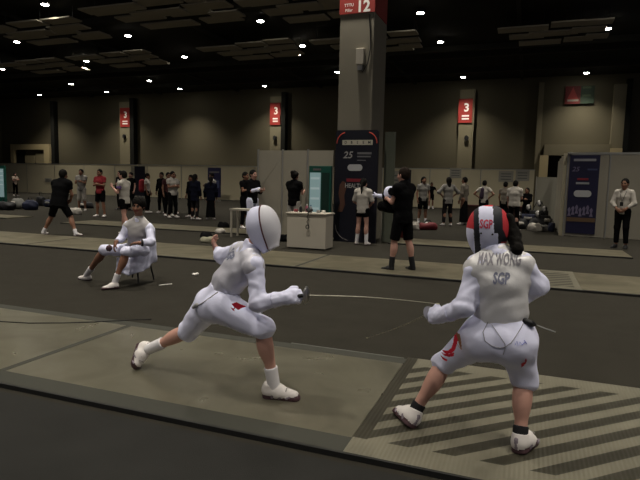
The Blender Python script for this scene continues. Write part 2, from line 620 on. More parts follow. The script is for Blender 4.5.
lamp_data = bpy.data.lights.new('downlight', 'SPOT')
lamp_data.energy = LAMP_W
lamp_data.color = LAMP_COL
lamp_data.spot_size = math.radians(112)
lamp_data.spot_blend = 1.0
lamp_data.shadow_soft_size = 0.14
proto = empty('ceiling_light', (0, 0, LAMP_Z))
MB().prism(ring(0.17, 0, 0), 0.0, CEIL - LAMP_Z).build('housing', M_HOUSE, proto)
MB().prism(ring(0.14, 0, 0), -0.02, 0.0).build('lens', M_LENS, proto)
lo = bpy.data.objects.new('bulb', lamp_data)
C.objects.link(lo); lo.parent = proto; lo.location = (0, 0, -0.05)
for i, (x, y) in enumerate(LAMP_POS + LAMP_NEAR):
    o = proto if i == 0 else copy_tree(proto)
    o.location = (x, y, LAMP_Z)
    seen = i < len(LAMP_POS)
    row = sum(1 for v in (20, 25, 30.5, 35.5) if y > v)
    if seen:
        k = sorted(q[0] for q in LAMP_POS if sum(1 for v in (20, 25, 30.5, 35.5) if q[1] > v) == row).index(x)
        lab = 'bright round downlight, %s from left in the ceiling row %s' % (ORD[k], ('highest in the view', 'second from the top', 'in the middle', 'second from the back wall', 'nearest the back wall')[row])
    else:
        lab = 'round downlight in the ceiling above or behind the viewer'
    tag(o, lab, 'ceiling light', 'round ceiling downlights' if seen else 'downlights outside the view')

# acoustic panels hung in loose clusters under the ceiling
clusters = [(-21.3, 19.7, 'front far left', 1.15), (-13.8, 18.8, 'front left', 1.15), (-8.2, 19.6, 'front left of pillar', .8),
            (-27.8, 25.6, 'rear far left', 1.0), (-21.5, 25.3, 'rear left', .9), (-13.4, 25.4, 'rear middle', .95),
            (-7.4, 25.6, 'behind pillar', .9), (0.55, 25.9, 'right side', .8)]
shape = [(-1.3, -2.0, 2.3, 'nearest row, left'), (.7, -2.0, 1.5, 'nearest row, middle'), (2.1, -1.75, 1.4, 'nearest row, right'),
         (-1.9, -.95, 1.7, 'second row, left'), (.0, -.8, 2.0, 'second row, middle'), (1.9, -.75, 1.6, 'second row, right'),
         (-1.2, .2, 1.8, 'third row, left'), (.6, .35, 1.7, 'third row, middle'), (2.2, .3, 1.1, 'third row, right'),
         (-.6, 1.35, 2.2, 'farthest row, left'), (1.4, 1.5, 1.5, 'farthest row, right')]
pp = empty('acoustic_panel', (0, 0, 0))
MB().box(-0.5, -0.42, -0.03, 0.5, 0.42, 0.03).build('board', M_CLOUD, pp)
hg = MB().tube([(-.4, 0, .03), (-.4, 0, .70), (.4, 0, .70), (.4, 0, .03)], .008, 5)
hg.build('hanger_wires', M_BLACK, pp)
first = True
for cx, cy, wh, ks in clusters:
    for q, (dx, dy, wd, pos) in enumerate(shape):
        o = pp if first else copy_tree(pp)
        first = False
        o.location = (cx + dx * ks + random.uniform(-.12, .12), cy + .3 + dy * .8 + random.uniform(-.08, .08), 7.86 + .08 * (q % 4))
        o.scale = (wd * ks, .86, 1)
        tag(o, 'grey acoustic panel, %s of the %s ceiling cluster' % (pos, wh), 'ceiling panel', 'acoustic panels, %s cluster' % wh)

# ------------------------------------------------------------------ pistes
def piste(y0, width, segs, label, m_deck, hatch=None, strips=0.18, x_hatch=(-0.86, 0.83), z=0.03, group=None):
    t = empty('fencing_piste', ((segs[0][0] + segs[-1][1]) / 2, y0, 0))
    tag(t, label, 'fencing piste')
    for a, b in segs:
        own(MB().box(a + 0.004, y0 + strips, 0, b - 0.004, y0 + width - strips, z).build('deck_panel', m_deck), t)
    if strips:
        for a, b in segs:
            own(MB().prism([(y0, 0), (y0 + strips, 0), (y0 + strips, z), (y0 + 0.02, z * .7)], a, b, 'x').build('side_strip', M_SIDE), t)
            own(MB().prism([(y0 + width - strips, 0), (y0 + width, 0), (y0 + width - 0.02, z * .7), (y0 + width - strips, z)], a, b, 'x').build('side_strip', M_SIDE), t)
    if hatch:
        own(MB().box(x_hatch[0], y0, 0, x_hatch[1], y0 + width, z + 0.001).build('end_zone_mat', hatch_material(hatch)), t)
    ends = list(segs) + ([x_hatch] if hatch else [])
    for a, b in ends:
        own(MB().box(a, y0 - 0.02, 0, b, y0, z + 0.002).build('edge_profile', M_RUBBER), t)
    return t


def seam_lines(t, xs, y0, y1, z):
    for x in xs:
        own(MB().box(x - .03, y0, z - .01, x + .03, y1, z + 0.0015).build('joint_strip', M_SIDE), t)


tA = piste(2.73, 1.77, [(-9.38, -6.5), (-6.5, -3.62), (-3.62, -0.86), (1.5, 3.6)], 'metal fencing piste in the foreground with a striped end zone under the fencers', M_PISTE, 'hatch_near', x_hatch=(-0.86, 1.5))
seam_lines(tA, (-6.5, -3.62), 2.91, 4.32, 0.03)
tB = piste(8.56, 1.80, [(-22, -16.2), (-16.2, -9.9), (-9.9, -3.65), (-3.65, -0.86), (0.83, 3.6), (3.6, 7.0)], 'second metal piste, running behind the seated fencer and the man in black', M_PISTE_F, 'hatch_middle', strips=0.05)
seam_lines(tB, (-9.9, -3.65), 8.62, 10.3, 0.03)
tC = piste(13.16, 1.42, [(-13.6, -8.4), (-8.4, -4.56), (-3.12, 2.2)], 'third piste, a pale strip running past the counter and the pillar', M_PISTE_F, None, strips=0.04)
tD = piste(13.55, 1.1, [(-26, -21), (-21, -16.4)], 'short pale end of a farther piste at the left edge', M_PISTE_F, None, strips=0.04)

# ------------------------------------------------------------------ numbered pillar
PX0, PX1, PY0, PY1 = -4.52, -3.64, 13.15, 14.35
pl = struct(MB().box(PX0, PY0, 0, PX1, PY1, CEIL).build('trim_pillar', M_PILLAR, bevel=0.02))
sg = empty('pillar_sign', (PX0, PY0, 5.5))
tag(sg, 'red sign numbered 12 high on the big square pillar', 'sign')
own(MB().box(PX0 - .01, PY0 - .02, 5.55, PX1 + .02, PY0, 6.6).box(PX1, PY0 - .02, 5.55, PX1 + .02, PY1 - .1, 6.6).build('sign_board', M_RED), sg)
vs, fs = text_mesh('12', 0.37, 0.012, 0.95)
sheet('number', vs, fs, (-3.93, PY0 - .02, 5.69), (1, 0, 0), (0, 0, 1), M_WHT, sg, off=.004, world_parent=True)
vs, fs = text_mesh('TTTU', 0.10, 0.001, 0.95)
sheet('small_print', vs, fs, (-4.29, PY0 - .02, 5.75), (1, 0, .02), (0, 0, 1), M_WHT, sg, off=.004, world_parent=True)
vs, fs = text_mesh('Pillar', 0.10, 0.001, 0.95)
sheet('small_print', vs, fs, (-4.29, PY0 - .02, 5.63), (1, 0, .02), (0, 0, 1), M_WHT, sg, off=.004, world_parent=True)
jb = empty('junction_box', (-4.0, PY0, 4.3))
tag(jb, 'small white box fixed on the pillar below the numbered sign', 'electrical box')
own(MB().box(-4.05, PY0 - .12, 4.33, -3.86, PY0, 4.70).build('case', M_WHITEP, bevel=.01), jb)
own(MB().box(-4.02, PY0 - .08, 4.2, -3.9, PY0, 4.33).build('socket', M_GREYP), jb)
tag(MB().tube([(-3.78, PY0 - .02, 5.5), (-3.74, PY0 - .02, 5.1), (-3.72, PY0 - .02, 4.7), (-3.78, PY0 - .03, 4.35), (-3.9, PY0 - .04, 4.15), (-3.95, PY0 - .04, 4.22)], .012, 6).build('cable', M_BLACK), 'black cable hanging in a curve from the red sign to the white box', 'cable')


def rounded_board(x0, x1, z0, z1, c):
    return [(x0, z0), (x1, z0), (x1, z1 - c * .2), (x1 - c * .2, z1), (x0 + c * .2, z1), (x0, z1 - c * .2)]


bn = empty('banner_board', (-3.95, 12.98, 0))
tag(bn, 'tall black event banner with red corner arcs standing against the numbered pillar', 'banner')
BX0, BX1, BY = -4.50, -3.42, 13.02
own(MB().prism(rounded_board(BX0, BX1, 0, 2.76, .2), BY, BY + .08, 'y').build('board', M_BLKP), bn)
M_CORAL = mat('print_coral', (0.50, 0.07, 0.05), 0.6)
def arc_pts(cx, cz, r, a0, a1, n=10):
    return [(cx + r * math.cos(math.radians(a0 + (a1 - a0) * i / n)), BY - .006, cz + r * math.sin(math.radians(a0 + (a1 - a0) * i / n))) for i in range(n + 1)]
for cx, a0, a1 in ((BX0 + .30, 180, 105), (BX1 - .30, 0, 75)):
    own(MB().tube(arc_pts(cx, 2.44, .27, a0, a1), .013, 6).build('corner_arc', M_CORAL), bn)
M_DIM = mat('print_dim_line', (0.12, 0.11, 0.11), 0.6)
own(MB().tube(arc_pts(BX0 + .42, .42, .38, 180, 262), .008, 6).build('corner_arc', M_DIM), bn)
own(MB().box(BX0 + .17, BY - .01, 2.40, BX1 - .14, BY, 2.52).build('logo_strip', mat('print_cream', (0.50, 0.47, 0.38), .7)), bn)
for k, q in enumerate(('I', 'B', 'M', 'E', 'R')):
    vs, fs = text_mesh('DBSEM'[k], .09, .002)
    sheet('strip_letter', vs, fs, (BX0 + .26 + k * .15, BY - .01, 2.46), (1, 0, 0), (0, 0, 1), M_BLKP, bn, off=.004, world_parent=True)
vs, fs = text_mesh('25', .24, .004, 1.0)
sheet('emblem', vs, fs, (BX0 + .33, BY, 2.15), (1, .0, 0), (.25, 0, 1), mat('print_grey', (.36, .35, .34), .7), bn, off=.004, world_parent=True)
M_LN = mat('print_grey_dark', (.17, .17, .18), .7)
for z_, w_, h_ in ((2.20, .36, .05), (2.12, .34, .035), (2.03, .22, .02)):
    own(MB().box(BX0 + .56, BY - .006, z_ - h_ / 2, BX0 + .56 + w_, BY, z_ + h_ / 2).build('caption_line', M_LN), bn)
own(MB().prism([(BX0 + .36 + .05 * math.cos(a) if False else BX0 + .51 + (.11 if math.cos(a) > 0 else -.11) + .08 * math.cos(a), 1.85 + .08 * math.sin(a)) for a in np.linspace(0, 2 * math.pi, 24, endpoint=False)], BY - .008, BY, 'y').build('badge', mat('print_pale', (.45, .45, .46), .7)), bn)
own(MB().box(BX0 + .30, BY - .008, 1.50, BX0 + .77, BY, 1.58).build('headline_bar', mat('print_dark_red', (.20, .02, .03), .6)), bn)
vs, fs = text_mesh('HEALTH', .15, .003, .85)
sheet('headline', vs, fs, (BX0 + .50, BY, 1.40), (1, 0, 0), (0, 0, 1), mat('print_grey', (.36, .35, .34), .7), bn, off=.008, world_parent=True)
M_FIG = mat('print_brown', (.10, .045, .03), .7)
fg = [(0, 0), (.07, .25), (.02, .5), (.05, .75), (.12, .85), (.2, .82), (.22, .65), (.17, .45), (.2, .2), (.13, 0)]
own(MB().prism([(BX0 + .08 + a, .75 + b * .9) for a, b in fg], BY - .006, BY, 'y').build('printed_figure', M_FIG), bn)
gp = MB().box(-3.38, 13.5, 0, -3.12, 13.58, 2.75).build('side_board', mat('green_grey_board', (0.115, 0.125, 0.095), .8))
tag(gp, 'narrow grey green board standing right of the black banner', 'board')
rb = empty('red_crate', (-3.25, 13.75, 0))
tag(rb, 'dark red box on the floor right of the girl in the white shirt', 'box')
own(MB().box(-3.62, 14.6, 0, -2.95, 15.1, .62).build('body', mat('crate_red', (.11, .018, .012), .7), bevel=.02), rb)
own(MB().box(-3.64, 14.58, .62, -2.93, 15.12, .68).build('lid', mat('crate_red_lid', (.14, .025, .018), .7)), rb)

# ------------------------------------------------------------------ partitions
pn = empty('partition_panel', (0, 0, 0))
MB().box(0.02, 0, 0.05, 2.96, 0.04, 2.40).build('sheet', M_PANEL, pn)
MB().box(-.02, -.01, 0, .02, .05, 2.43).build('post', M_ALU, pn)
MB().box(.02, -.008, 2.39, 2.98, .048, 2.43).build('top_rail', M_ALU, pn)
first = True
for i in range(14):
    x = -41.6 + 3.0 * i
    o = pn if first else copy_tree(pn)
    first = False
    o.location = (x, 34.0, 0)
    tag(o, 'cream exhibition wall panel along the back, %s from the left' % ORD[i], 'partition', 'far exhibition wall panels')
# the nearer group of three panels behind the counter
for k in range(3):
    o = empty('booth_panel', (-6.95 + k * .735, 13.6, 0))
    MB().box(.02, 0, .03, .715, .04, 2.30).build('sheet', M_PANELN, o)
    MB().box(-.015, -.01, 0, .02, .05, 2.33).build('post', M_ALU, o)
    tag(o, 'tall pale booth panel behind the counter, %s' % ('leftmost of three, beside the raised foil', 'middle of three, behind the person in black', 'rightmost of three, behind the teal display')[k], 'partition')
tag(MB().box(-4.72, 13.56, 0, -4.62, 13.62, 2.3).build('end_post', M_BLACK), 'dark post closing the booth panels beside the pillar', 'post')

# posters and roll-up banners on the far partition
def banner(x0, x1, y, z0, z1, m, label, cat='banner', lines=()):
    o = empty('roll_up_banner', ((x0 + x1) / 2, y, 0))
    tag(o, label, cat)
    own(MB().box(x0, y - .03, z0, x1, y, z1).build('print', m), o)
    own(MB().box(x0, y - .12, 0, x1, y + .02, .08).build('base', M_ALU), o)
    for a, b, mm in lines:
        own(MB().box(x0 + .12 * (x1 - x0), y - .04, a, x1 - .12 * (x1 - x0), y - .03, b).build('text_line', mm), o)
    return o


banner(-27.5, -26.55, 33.7, .1, 2.3, M_BLKP, 'dark upright banner behind the man in the red shirt')
p0, p1 = at(208, 180, 32.5), at(221, 180, 32.5)
banner(p0[0], p1[0], 32.5, .25, 2.25, M_NAVY, 'dark navy upright banner right of the standing group', lines=((1.9, 2.0, M_DIM), (.9, 1.4, mat('print_blue_dim', (.05, .06, .12), .7))))
p0, p1 = at(401, 180, 33.5), at(411, 180, 33.5)
banner(p0[0], p1[0], 33.5, .9, 2.3, M_BLKP, 'dark poster board behind the man in black', lines=((1.2, 1.6, M_DIM),))


def poster(x0, x1, yt, yb, Y, label, m, lm):
    a, b = at(x0, yt, Y), at(x1, yb, Y)
    o = empty('poster', ((a[0] + b[0]) / 2, Y, b[2]))
    tag(o, label, 'poster')
    own(MB().box(a[0], Y - .015, b[2], b[0], Y, a[2]).build('paper', m), o)
    H_ = a[2] - b[2]
    for k in range(3):
        own(MB().box(a[0] + .15 * (b[0] - a[0]), Y - .02, b[2] + H_ * (.2 + .25 * k), b[0] - .15 * (b[0] - a[0]), Y - .015, b[2] + H_ * (.28 + .25 * k)).build('text_line', lm), o)


M_PAPER = mat('poster_paper', (.36, .34, .29), .8)
M_PAPER2 = mat('poster_grey', (.22, .21, .17), .8)
M_INK = mat('poster_ink', (.14, .14, .13), .8)
poster(499, 513, 171, 182, 33.992, 'white poster on the far wall left of the pair of posters', M_PAPER, M_INK)
poster(516, 529, 170, 181, 33.992, 'white poster on the far wall right of the pair of posters', M_PAPER, M_INK)
poster(450, 461, 168, 178, 33.992, 'pale poster on the far wall above the woman with black hair', M_PAPER, M_INK)
poster(389, 399, 171, 189, 33.992, 'pale list poster on the far wall left of the man in black', M_PAPER, M_INK)
poster(45, 52, 178, 182, 33.992, 'small white notice on the far left wall panels', M_PAPER, M_INK)
poster(131, 138, 166, 176, 33.992, 'faint grey emblem sheet above the seated fencer', mat('emblem_sheet', (.27, .25, .19), .8), M_PAPER2)

# grey panel and the booth at the right
gb = empty('display_board', (0.6, 24.0, 0))
a, b = at(537, 177, 24.0), at(552, 207, 24.0)
tag(gb, 'grey display board standing between the bag pile and the booth', 'display board')
own(MB().box(a[0], 24.0, .1, b[0] + .5, 24.05, a[2]).build('panel', M_PAPER2), gb)
own(MB().box(a[0] - .03, 23.98, 0, a[0], 24.07, a[2] + .03).build('post', M_ALU), gb)

booth = empty('booth_wall', (1.15, 18.2, 0))
tag(booth, 'pale booth wall at the right carrying the navy banner', 'partition')
fx = [(1.12, 18.25), (5.6, 17.6)]
dirv = unit(V(fx[1][0] - fx[0][0], fx[1][1] - fx[0][1], 0))
nv = V(dirv[1], -dirv[0], 0)
def quadbox(p, q, th, z0, z1):
    p, q = V(*p, 0), V(*q, 0)
    d = unit(q - p); n = V(-d[1], d[0], 0) * th
    mb = MB()
    mb.prism([tuple(p[:2]), tuple(q[:2]), tuple((q + n)[:2]), tuple((p + n)[:2])], z0, z1)
    return mb
for k in range(4):
    s0, s1 = V(*fx[0], 0) + dirv * (1.13 * k), V(*fx[0], 0) + dirv * (1.13 * k + 1.10)
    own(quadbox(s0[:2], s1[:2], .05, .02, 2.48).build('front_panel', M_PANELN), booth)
    own(quadbox((s0 - dirv * .02 - V(0, .01, 0))[:2], (s0 + dirv * .015)[:2], .07, 0, 2.5).build('post', M_ALU), booth)
own(MB().box(1.1, 18.0, 2.48, 1.2, 18.3, 2.52).build('cap', M_ALU), booth)
s1 = V(*fx[0], 0) + dirv * 4.5
own(quadbox((fx[0][0], fx[0][1] - .015), (s1[0], s1[1] - .015), .08, 2.46, 2.52).build('top_rail', M_ALU), booth)
sb = empty('booth_side_wall', (1.1, 20, 0))
tag(sb, 'receding side wall of the booth with pale posts, left of the navy banner', 'partition')
for k in range(3):
    ya, yb_ = 18.35 + k * 1.7, 18.35 + k * 1.7 + 1.62
    own(MB().box(1.02 + k * .03, ya, .02, 1.08 + k * .03, yb_, 2.46 + .0 * k).build('side_panel', M_PANELN), sb)
    own(MB().box(.99 + k * .03, ya - .06, 0, 1.10 + k * .03, ya, 2.5).build('post', mat('post_cream', (.40, .36, .26), .6)), sb)
nb = empty('navy_banner', (1.6, 18.1, 0))
tag(nb, 'tall navy event banner on the front of the right booth', 'banner')
s0, s1 = V(*fx[0], 0) + dirv * .05 + nv * .03, V(*fx[0], 0) + dirv * .86 + nv * .03
own(quadbox(s0[:2], s1[:2], .03, .10, 2.44).build('board', M_NAVY), nb)
mid = (s0 + s1) / 2 + nv * .01
def on_navy(x, z, w_, h_, name, m):
    c = mid + dirv * x
    a_, b_ = c - dirv * w_ / 2, c + dirv * w_ / 2
    own(quadbox((a_ + nv * .0)[:2], (b_ + nv * .0)[:2], .012, z - h_ / 2, z + h_ / 2).build(name, m), nb)
on_navy(0, 2.30, .60, .07, 'logo_strip', mat('print_strip_grey', (.28, .28, .30), .7))
on_navy(.22, 2.02, .26, .05, 'caption_line', mat('print_blue', (.06, .07, .14), .7))
on_navy(-.02, 1.73, .30, .06, 'headline_bar', mat('print_dark_red', (.20, .02, .03), .6))
on_navy(-.02, 1.61, .36, .06, 'headline', mat('print_strip_grey', (.28, .28, .30), .7))
on_navy(0, .52, .78, .12, 'gold_band', mat('print_gold', (.13, .08, .045), .7))
c = mid + V(0, 0, 1.30)
ov = [(math.cos(a) * .10 + (.14 if math.cos(a) > 0 else -.14), math.sin(a) * .10) for a in np.linspace(0, 2 * math.pi, 24, endpoint=False)]
sheet('badge', ov, [tuple(range(24))], c, dirv, (0, 0, 1), mat('print_pale', (.45, .45, .46), .7), nb, off=.012, world_parent=True)
vs, fs = text_mesh('25', .2, .003)
sheet('emblem', vs, fs, mid + V(0, 0, 2.02) - dirv * .22, dirv, (.25 * dirv[0], .25 * dirv[1], 1), mat('print_lilac', (.16, .14, .22), .7), nb, off=.01, world_parent=True)
for k in range(7):
    x = -.38 + k * .1
    pts = [(0, 0), (.03, .1), (.0, .2), (.05, .27), (.09, .2), (.07, .1), (.1, 0)]
    sheet('printed_figure', [(a_ , b_) for a_, b_ in pts], [tuple(range(7))], mid + dirv * x + V(0, 0, .62 + .04 * (k % 3)), dirv, (0, 0, 1), mat('print_lilac', (.16, .14, .22), .7), nb, off=.009, world_parent=True)
ch = empty('chart_board', (3.2, 17.7, 0))
tag(ch, 'pale notice sheet on the booth wall beside the man in the white shirt', 'poster')
for k in range(5):
    a_ = V(*fx[0], 0) + dirv * (2.12 + 0) + nv * .03 + V(0, 0, 2.2 - .26 * k)
    sheet('notice_line', [(0, 0), (.5, 0), (.5, .1), (0, .1)], [(0, 1, 2, 3)], a_, dirv, (0, 0, 1), M_PAPER2, ch, off=.006, world_parent=True)

# hanging red signs with a number, on the pilasters
def column_sign(x0, z0, z1, wd, txt, label):
    o = empty('hanging_sign', (x0, YB - .5, z0))
    tag(o, label, 'sign')
    own(MB().box(x0, YB - .53, z0, x0 + wd, YB - .46, z1).build('sign_board', M_RED), o)
    vs, fs = text_mesh(txt, .75, .02)
    sheet('number', vs, fs, (x0 + wd / 2 + .08, YB - .53, z0 + (z1 - z0) * .62), (1, 0, 0), (0, 0, 1), M_WHT, o, off=.01, world_parent=True)
    for k in range(2):
        own(MB().box(x0 + .25, YB - .545, z0 + .22 + .2 * k, x0 + wd - .2, YB - .53, z0 + .32 + .2 * k).build('small_print', M_WHT), o)


for px, y0, y1, wd, lb in ((120.2, 108, 127, .98, 'red number sign on the pilaster above the left crowd'), (270.3, 103, 125, .86, 'red number sign on the pilaster above the counter'), (459, 99, 123, .92, 'red number sign on the pilaster above the right fencer')):
    a, b = at(px, y0, YB - .5), at(px, y1, YB - .5)
    column_sign(a[0], b[2], a[2], wd, '3', lb)
a, b = at(566, 86, YB - .3), at(594, 103, YB - .3)
es = empty('wall_sign', (a[0], YB, b[2]))
tag(es, 'dim red and green framed sign high on the wall above the booth', 'sign')
own(MB().box(a[0], YB - .14, b[2], a[0] + .9, YB - .05, a[2]).build('red_field', mat('exit_red', (.10, .010, .008), .6)), es)
own(MB().box(a[0] + .9, YB - .14, b[2], b[0], YB - .05, a[2]).build('green_field', mat('exit_green', (.022, .040, .022), .6)), es)
sheet('triangle', [(0, 0), (.7, 0), (.35, .8)], [(0, 1, 2)], (a[0] + .1, YB - .14, b[2] + .25), (1, 0, 0), (0, 0, 1), mat('exit_red_bright', (.24, .03, .025), .6), es, off=.01, world_parent=True)
for k, (z_, c_) in enumerate(((.16, M_PAPER2), (.45, mat('exit_green_light', (.07, .10, .05), .6)), (.95, mat('exit_green_light', (.07, .10, .05), .6)))):
    own(MB().box(a[0] + (1.0 if k else .15), YB - .155, b[2] + z_, (b[0] - .2) if k else a[0] + .8, YB - .14, b[2] + z_ + .12).build('text_line', c_), es)
# small wall speakers under the red signs
for px, py in ((124.5, 136.5), (275, 138), (466.5, 138)):
    a = at(px, py, YB - .5)
    o = tag(MB().prism([(a[0] + .14 * math.cos(q), a[2] + .18 * math.sin(q)) for q in np.linspace(0, 2 * math.pi, 12, endpoint=False)], YB - .62, YB - .45, 'y').build('wall_speaker', M_BLACK),
            'small dark wall speaker on the pilaster under the red sign %s' % {124.5: 'above the left crowd', 275: 'above the counter', 466.5: 'above the right fencer'}[px], 'speaker')

# ------------------------------------------------------------------ counter, teal displays, table
kx0, kx1, ky0, ky1, kh = -4.95, -4.02, 11.1, 11.60, .80
ct = empty('counter', ((kx0 + kx1) / 2, (ky0 + ky1) / 2, 0))
tag(ct, 'white box counter in the middle of the hall in front of the booth panels', 'counter')
own(MB().box(kx0 + .01, ky0 + .01, .03, kx1 - .01, ky1, kh - .03).build('body', M_WHITEP), ct)
own(MB().box(kx0 - .02, ky0 - .02, kh - .03, kx1 + .02, ky1 + .02, kh).build('top', M_WHITEP, bevel=.004), ct)
own(MB().box(kx0 + .04, ky0 + .04, 0, kx1 - .04, ky1 - .03, .03).build('plinth', M_BLACK), ct)

M_TEAL = mat('teal_frame', (.010, .075, .055), .5)
M_TEALD = mat('teal_dark', (.006, .028, .020), .5)
M_SCREEN = mat('screen_glow', (.2, .3, .3), .5, emit=(.50, .72, .74), estr=.20)
M_SCREEN2 = mat('screen_glow_pale', (.3, .35, .35), .5, emit=(.62, .80, .80), estr=.26)
def display(x0, x1, y, z1, label, split=.55):
    o = empty('display_stand', ((x0 + x1) / 2, y, 0))
    tag(o, label, 'display')
    own(MB().box(x0, y, .0, x1, y + .12, z1).build('cabinet', M_TEAL, bevel=.008), o)
    W_ = x1 - x0
    own(MB().box(x0 + .06 * W_, y - .015, .25, x0 + split * W_, y, z1 - .16).build('screen', M_SCREEN), o)
    if split < .9:
        own(MB().box(x0 + (split + .06) * W_, y - .015, .25, x1 - .06 * W_, y, z1 - .16).build('dark_panel', M_TEALD), o)
    for k in range(4):
        own(MB().box(x0 + .10 * W_, y - .02, z1 - .32 - .24 * k, x0 + (split - .05) * W_, y - .015, z1 - .27 - .24 * k).build('screen_line', M_SCREEN2), o)
    own(MB().box(x0 + .2 * W_, y - .012, z1 - .11, x0 + .55 * W_, y, z1 - .06).build('header_text', M_DIM), o)
    return o


display(-4.92, -4.36, 12.3, 1.86, 'teal framed glowing display behind the white counter')
a, b = at(-8, 162, 22), at(5.5, 206, 22)
display(a[0], b[0], 22, 1.95, 'teal framed glowing display cut by the left edge of the view', .93)

tb = empty('folding_table', (-6.7, 12.9, 0))
tag(tb, 'small white table left of the counter behind the lunging fencer', 'table')
own(MB().box(-7.2, 12.5, .70, -6.45, 12.92, .74).build('table_top', M_WHITEP), tb)
for x in (-7.17, -6.48):
    for y in (12.54, 12.88):
        own(MB().box(x - .02, y - .02, 0, x + .02, y + .02, .70).build('leg', M_WHITEP), tb)

# ------------------------------------------------------------------ people
def frame(f, u):
    f = unit(f); u = unit(u - f * (u @ f) if abs(unit(u) @ f) < .999 else u)
    return np.array([np.cross(f, u), f, u])     # rows: side, forward, up


def head_prims(S, c, f, u, sc=1.0, detail=True, mface=True):
    ax = frame(f, u); s, f, u = ax
    S.ell(c + u * .025 * sc - f * .01 * sc, V(.076, .094, .098) * sc, ax, k=.02)
    S.ell(c - u * .035 * sc + f * .02 * sc, V(.060, .072, .085) * sc, ax, k=.03)
    S.ell(c - u * .088 * sc + f * .045 * sc, V(.034, .036, .030) * sc, ax, k=.03)
    S.cap(c + f * .085 * sc + u * .0 * sc, c + f * .108 * sc - u * .032 * sc, .009 * sc, .014 * sc, k=.012)
    for q in (-1, 1):
        S.ell(c + s * q * .078 * sc - u * .01 * sc - f * .01 * sc, V(.010, .020, .030) * sc, ax, k=.008)
        S.ell(c + s * q * .030 * sc + f * .082 * sc + u * .004 * sc, V(.013, .008, .005) * sc, ax, k=0, m=2)
        S.cap(c + s * q * .017 * sc + f * .090 * sc + u * .024 * sc, c + s * q * .045 * sc + f * .078 * sc + u * .026 * sc, .0035 * sc, k=.004, m=3)
        S.ell(c + s * q * .04 * sc + f * .06 * sc - u * .03 * sc, V(.025, .03, .03) * sc, ax, k=.02)
    S.cap(c - s * .020 * sc + f * .088 * sc - u * .058 * sc, c + s * .020 * sc + f * .088 * sc - u * .058 * sc, .008 * sc, k=.004, m=1)


def hand_prims(S, wr, d, n, side, curl=.5, e=0.0, sc=1.0, m=0):
    """palm, four unequal fingers bent at two knuckles, thumb from the side of the palm"""
    d = unit(d); n = unit(n - d * (n @ d)); t = np.cross(d, n) * side
    S.cap(wr, wr + d * .03 * sc, .024 * sc + e, .024 * sc + e, k=.02, m=m, w=(t, 1.15))
    S.cap(wr + d * .03 * sc, wr + d * .075 * sc, .017 * sc + e, .016 * sc + e, k=.015, m=m, w=(t, 2.0))
    for i, L in enumerate((.066, .074, .070, .054)):
        b = wr + d * (.083 - .004 * abs(i - 1)) * sc + t * (.031 - .0205 * i) * sc
        a1 = curl * .8; a2 = curl * 1.9; a3 = curl * 2.6
        p1 = b + (d * math.cos(a1) + n * math.sin(a1)) * L * .45 * sc
        p2 = p1 + (d * math.cos(a2) + n * math.sin(a2)) * L * .32 * sc
        p3 = p2 + (d * math.cos(a3) + n * math.sin(a3)) * L * .26 * sc
        S.cap(b, p1, .0095 * sc + e, .009 * sc + e, k=.006, m=m)
        S.cap(p1, p2, .009 * sc + e, .0085 * sc + e, k=.004, m=m)
        S.cap(p2, p3, .0085 * sc + e, .0075 * sc + e, k=.004, m=m)
    tb_ = wr + d * .028 * sc + t * .028 * sc
    q1 = tb_ + (d * .65 + t * .65 + n * .3) * .042 * sc
    q2 = q1 + unit(d * .85 + t * .15 + n * (.3 + curl * .5)) * .030 * sc
    S.cap(tb_, q1, .014 * sc + e, .011 * sc + e, k=.012, m=m)
    S.cap(q1, q2, .011 * sc + e, .0095 * sc + e, k=.004, m=m)


def torso_prims(S, J, e, sc, k=.04, m=0, long=0.0, wide=1.0):
    hc = (J['hipL'] + J['hipR']) / 2
    sh = (J['shL'] + J['shR']) / 2
    ax = unit(J['shR'] - J['shL']); hx = unit(J['hipR'] - J['hipL'])
    up = unit(sh - hc)
    sd = up * .022 * sc
    S.cap(J['shL'] - sd, J['shR'] - sd, .046 * sc + e, k=k, m=m)
    for q in 'LR':
        S.cap(J['neck'] + up * .015 * sc, J['sh' + q] - up * .015 * sc, .045 * sc + e * .6, .036 * sc + e, k=k, m=m)
    ch = sh - up * .11 * sc
    S.cap(J['waist'], ch, .088 * sc * wide + e, .098 * sc * wide + e, k=k, m=m, w=(unit(ax + hx), 1.35))
    S.cap(ch, sh - up * .02 * sc, .095 * sc * wide + e, .06 * sc + e, k=k, m=m, w=(ax, 1.45))
    S.cap(hc + up * .02, J['waist'], .092 * sc * wide + e, .085 * sc * wide + e, k=k, m=m, w=(hx, 1.28))
    if long:
        S.cap(hc - up * long, hc + up * .02, .095 * sc + e * 1.2, .095 * sc + e, k=k, m=m, w=(hx, 1.32), fa=True)


def foot_dirs(J, s):
    a, t, h = J['an' + s], J['toe' + s], J['heel' + s]
    return a, t, h


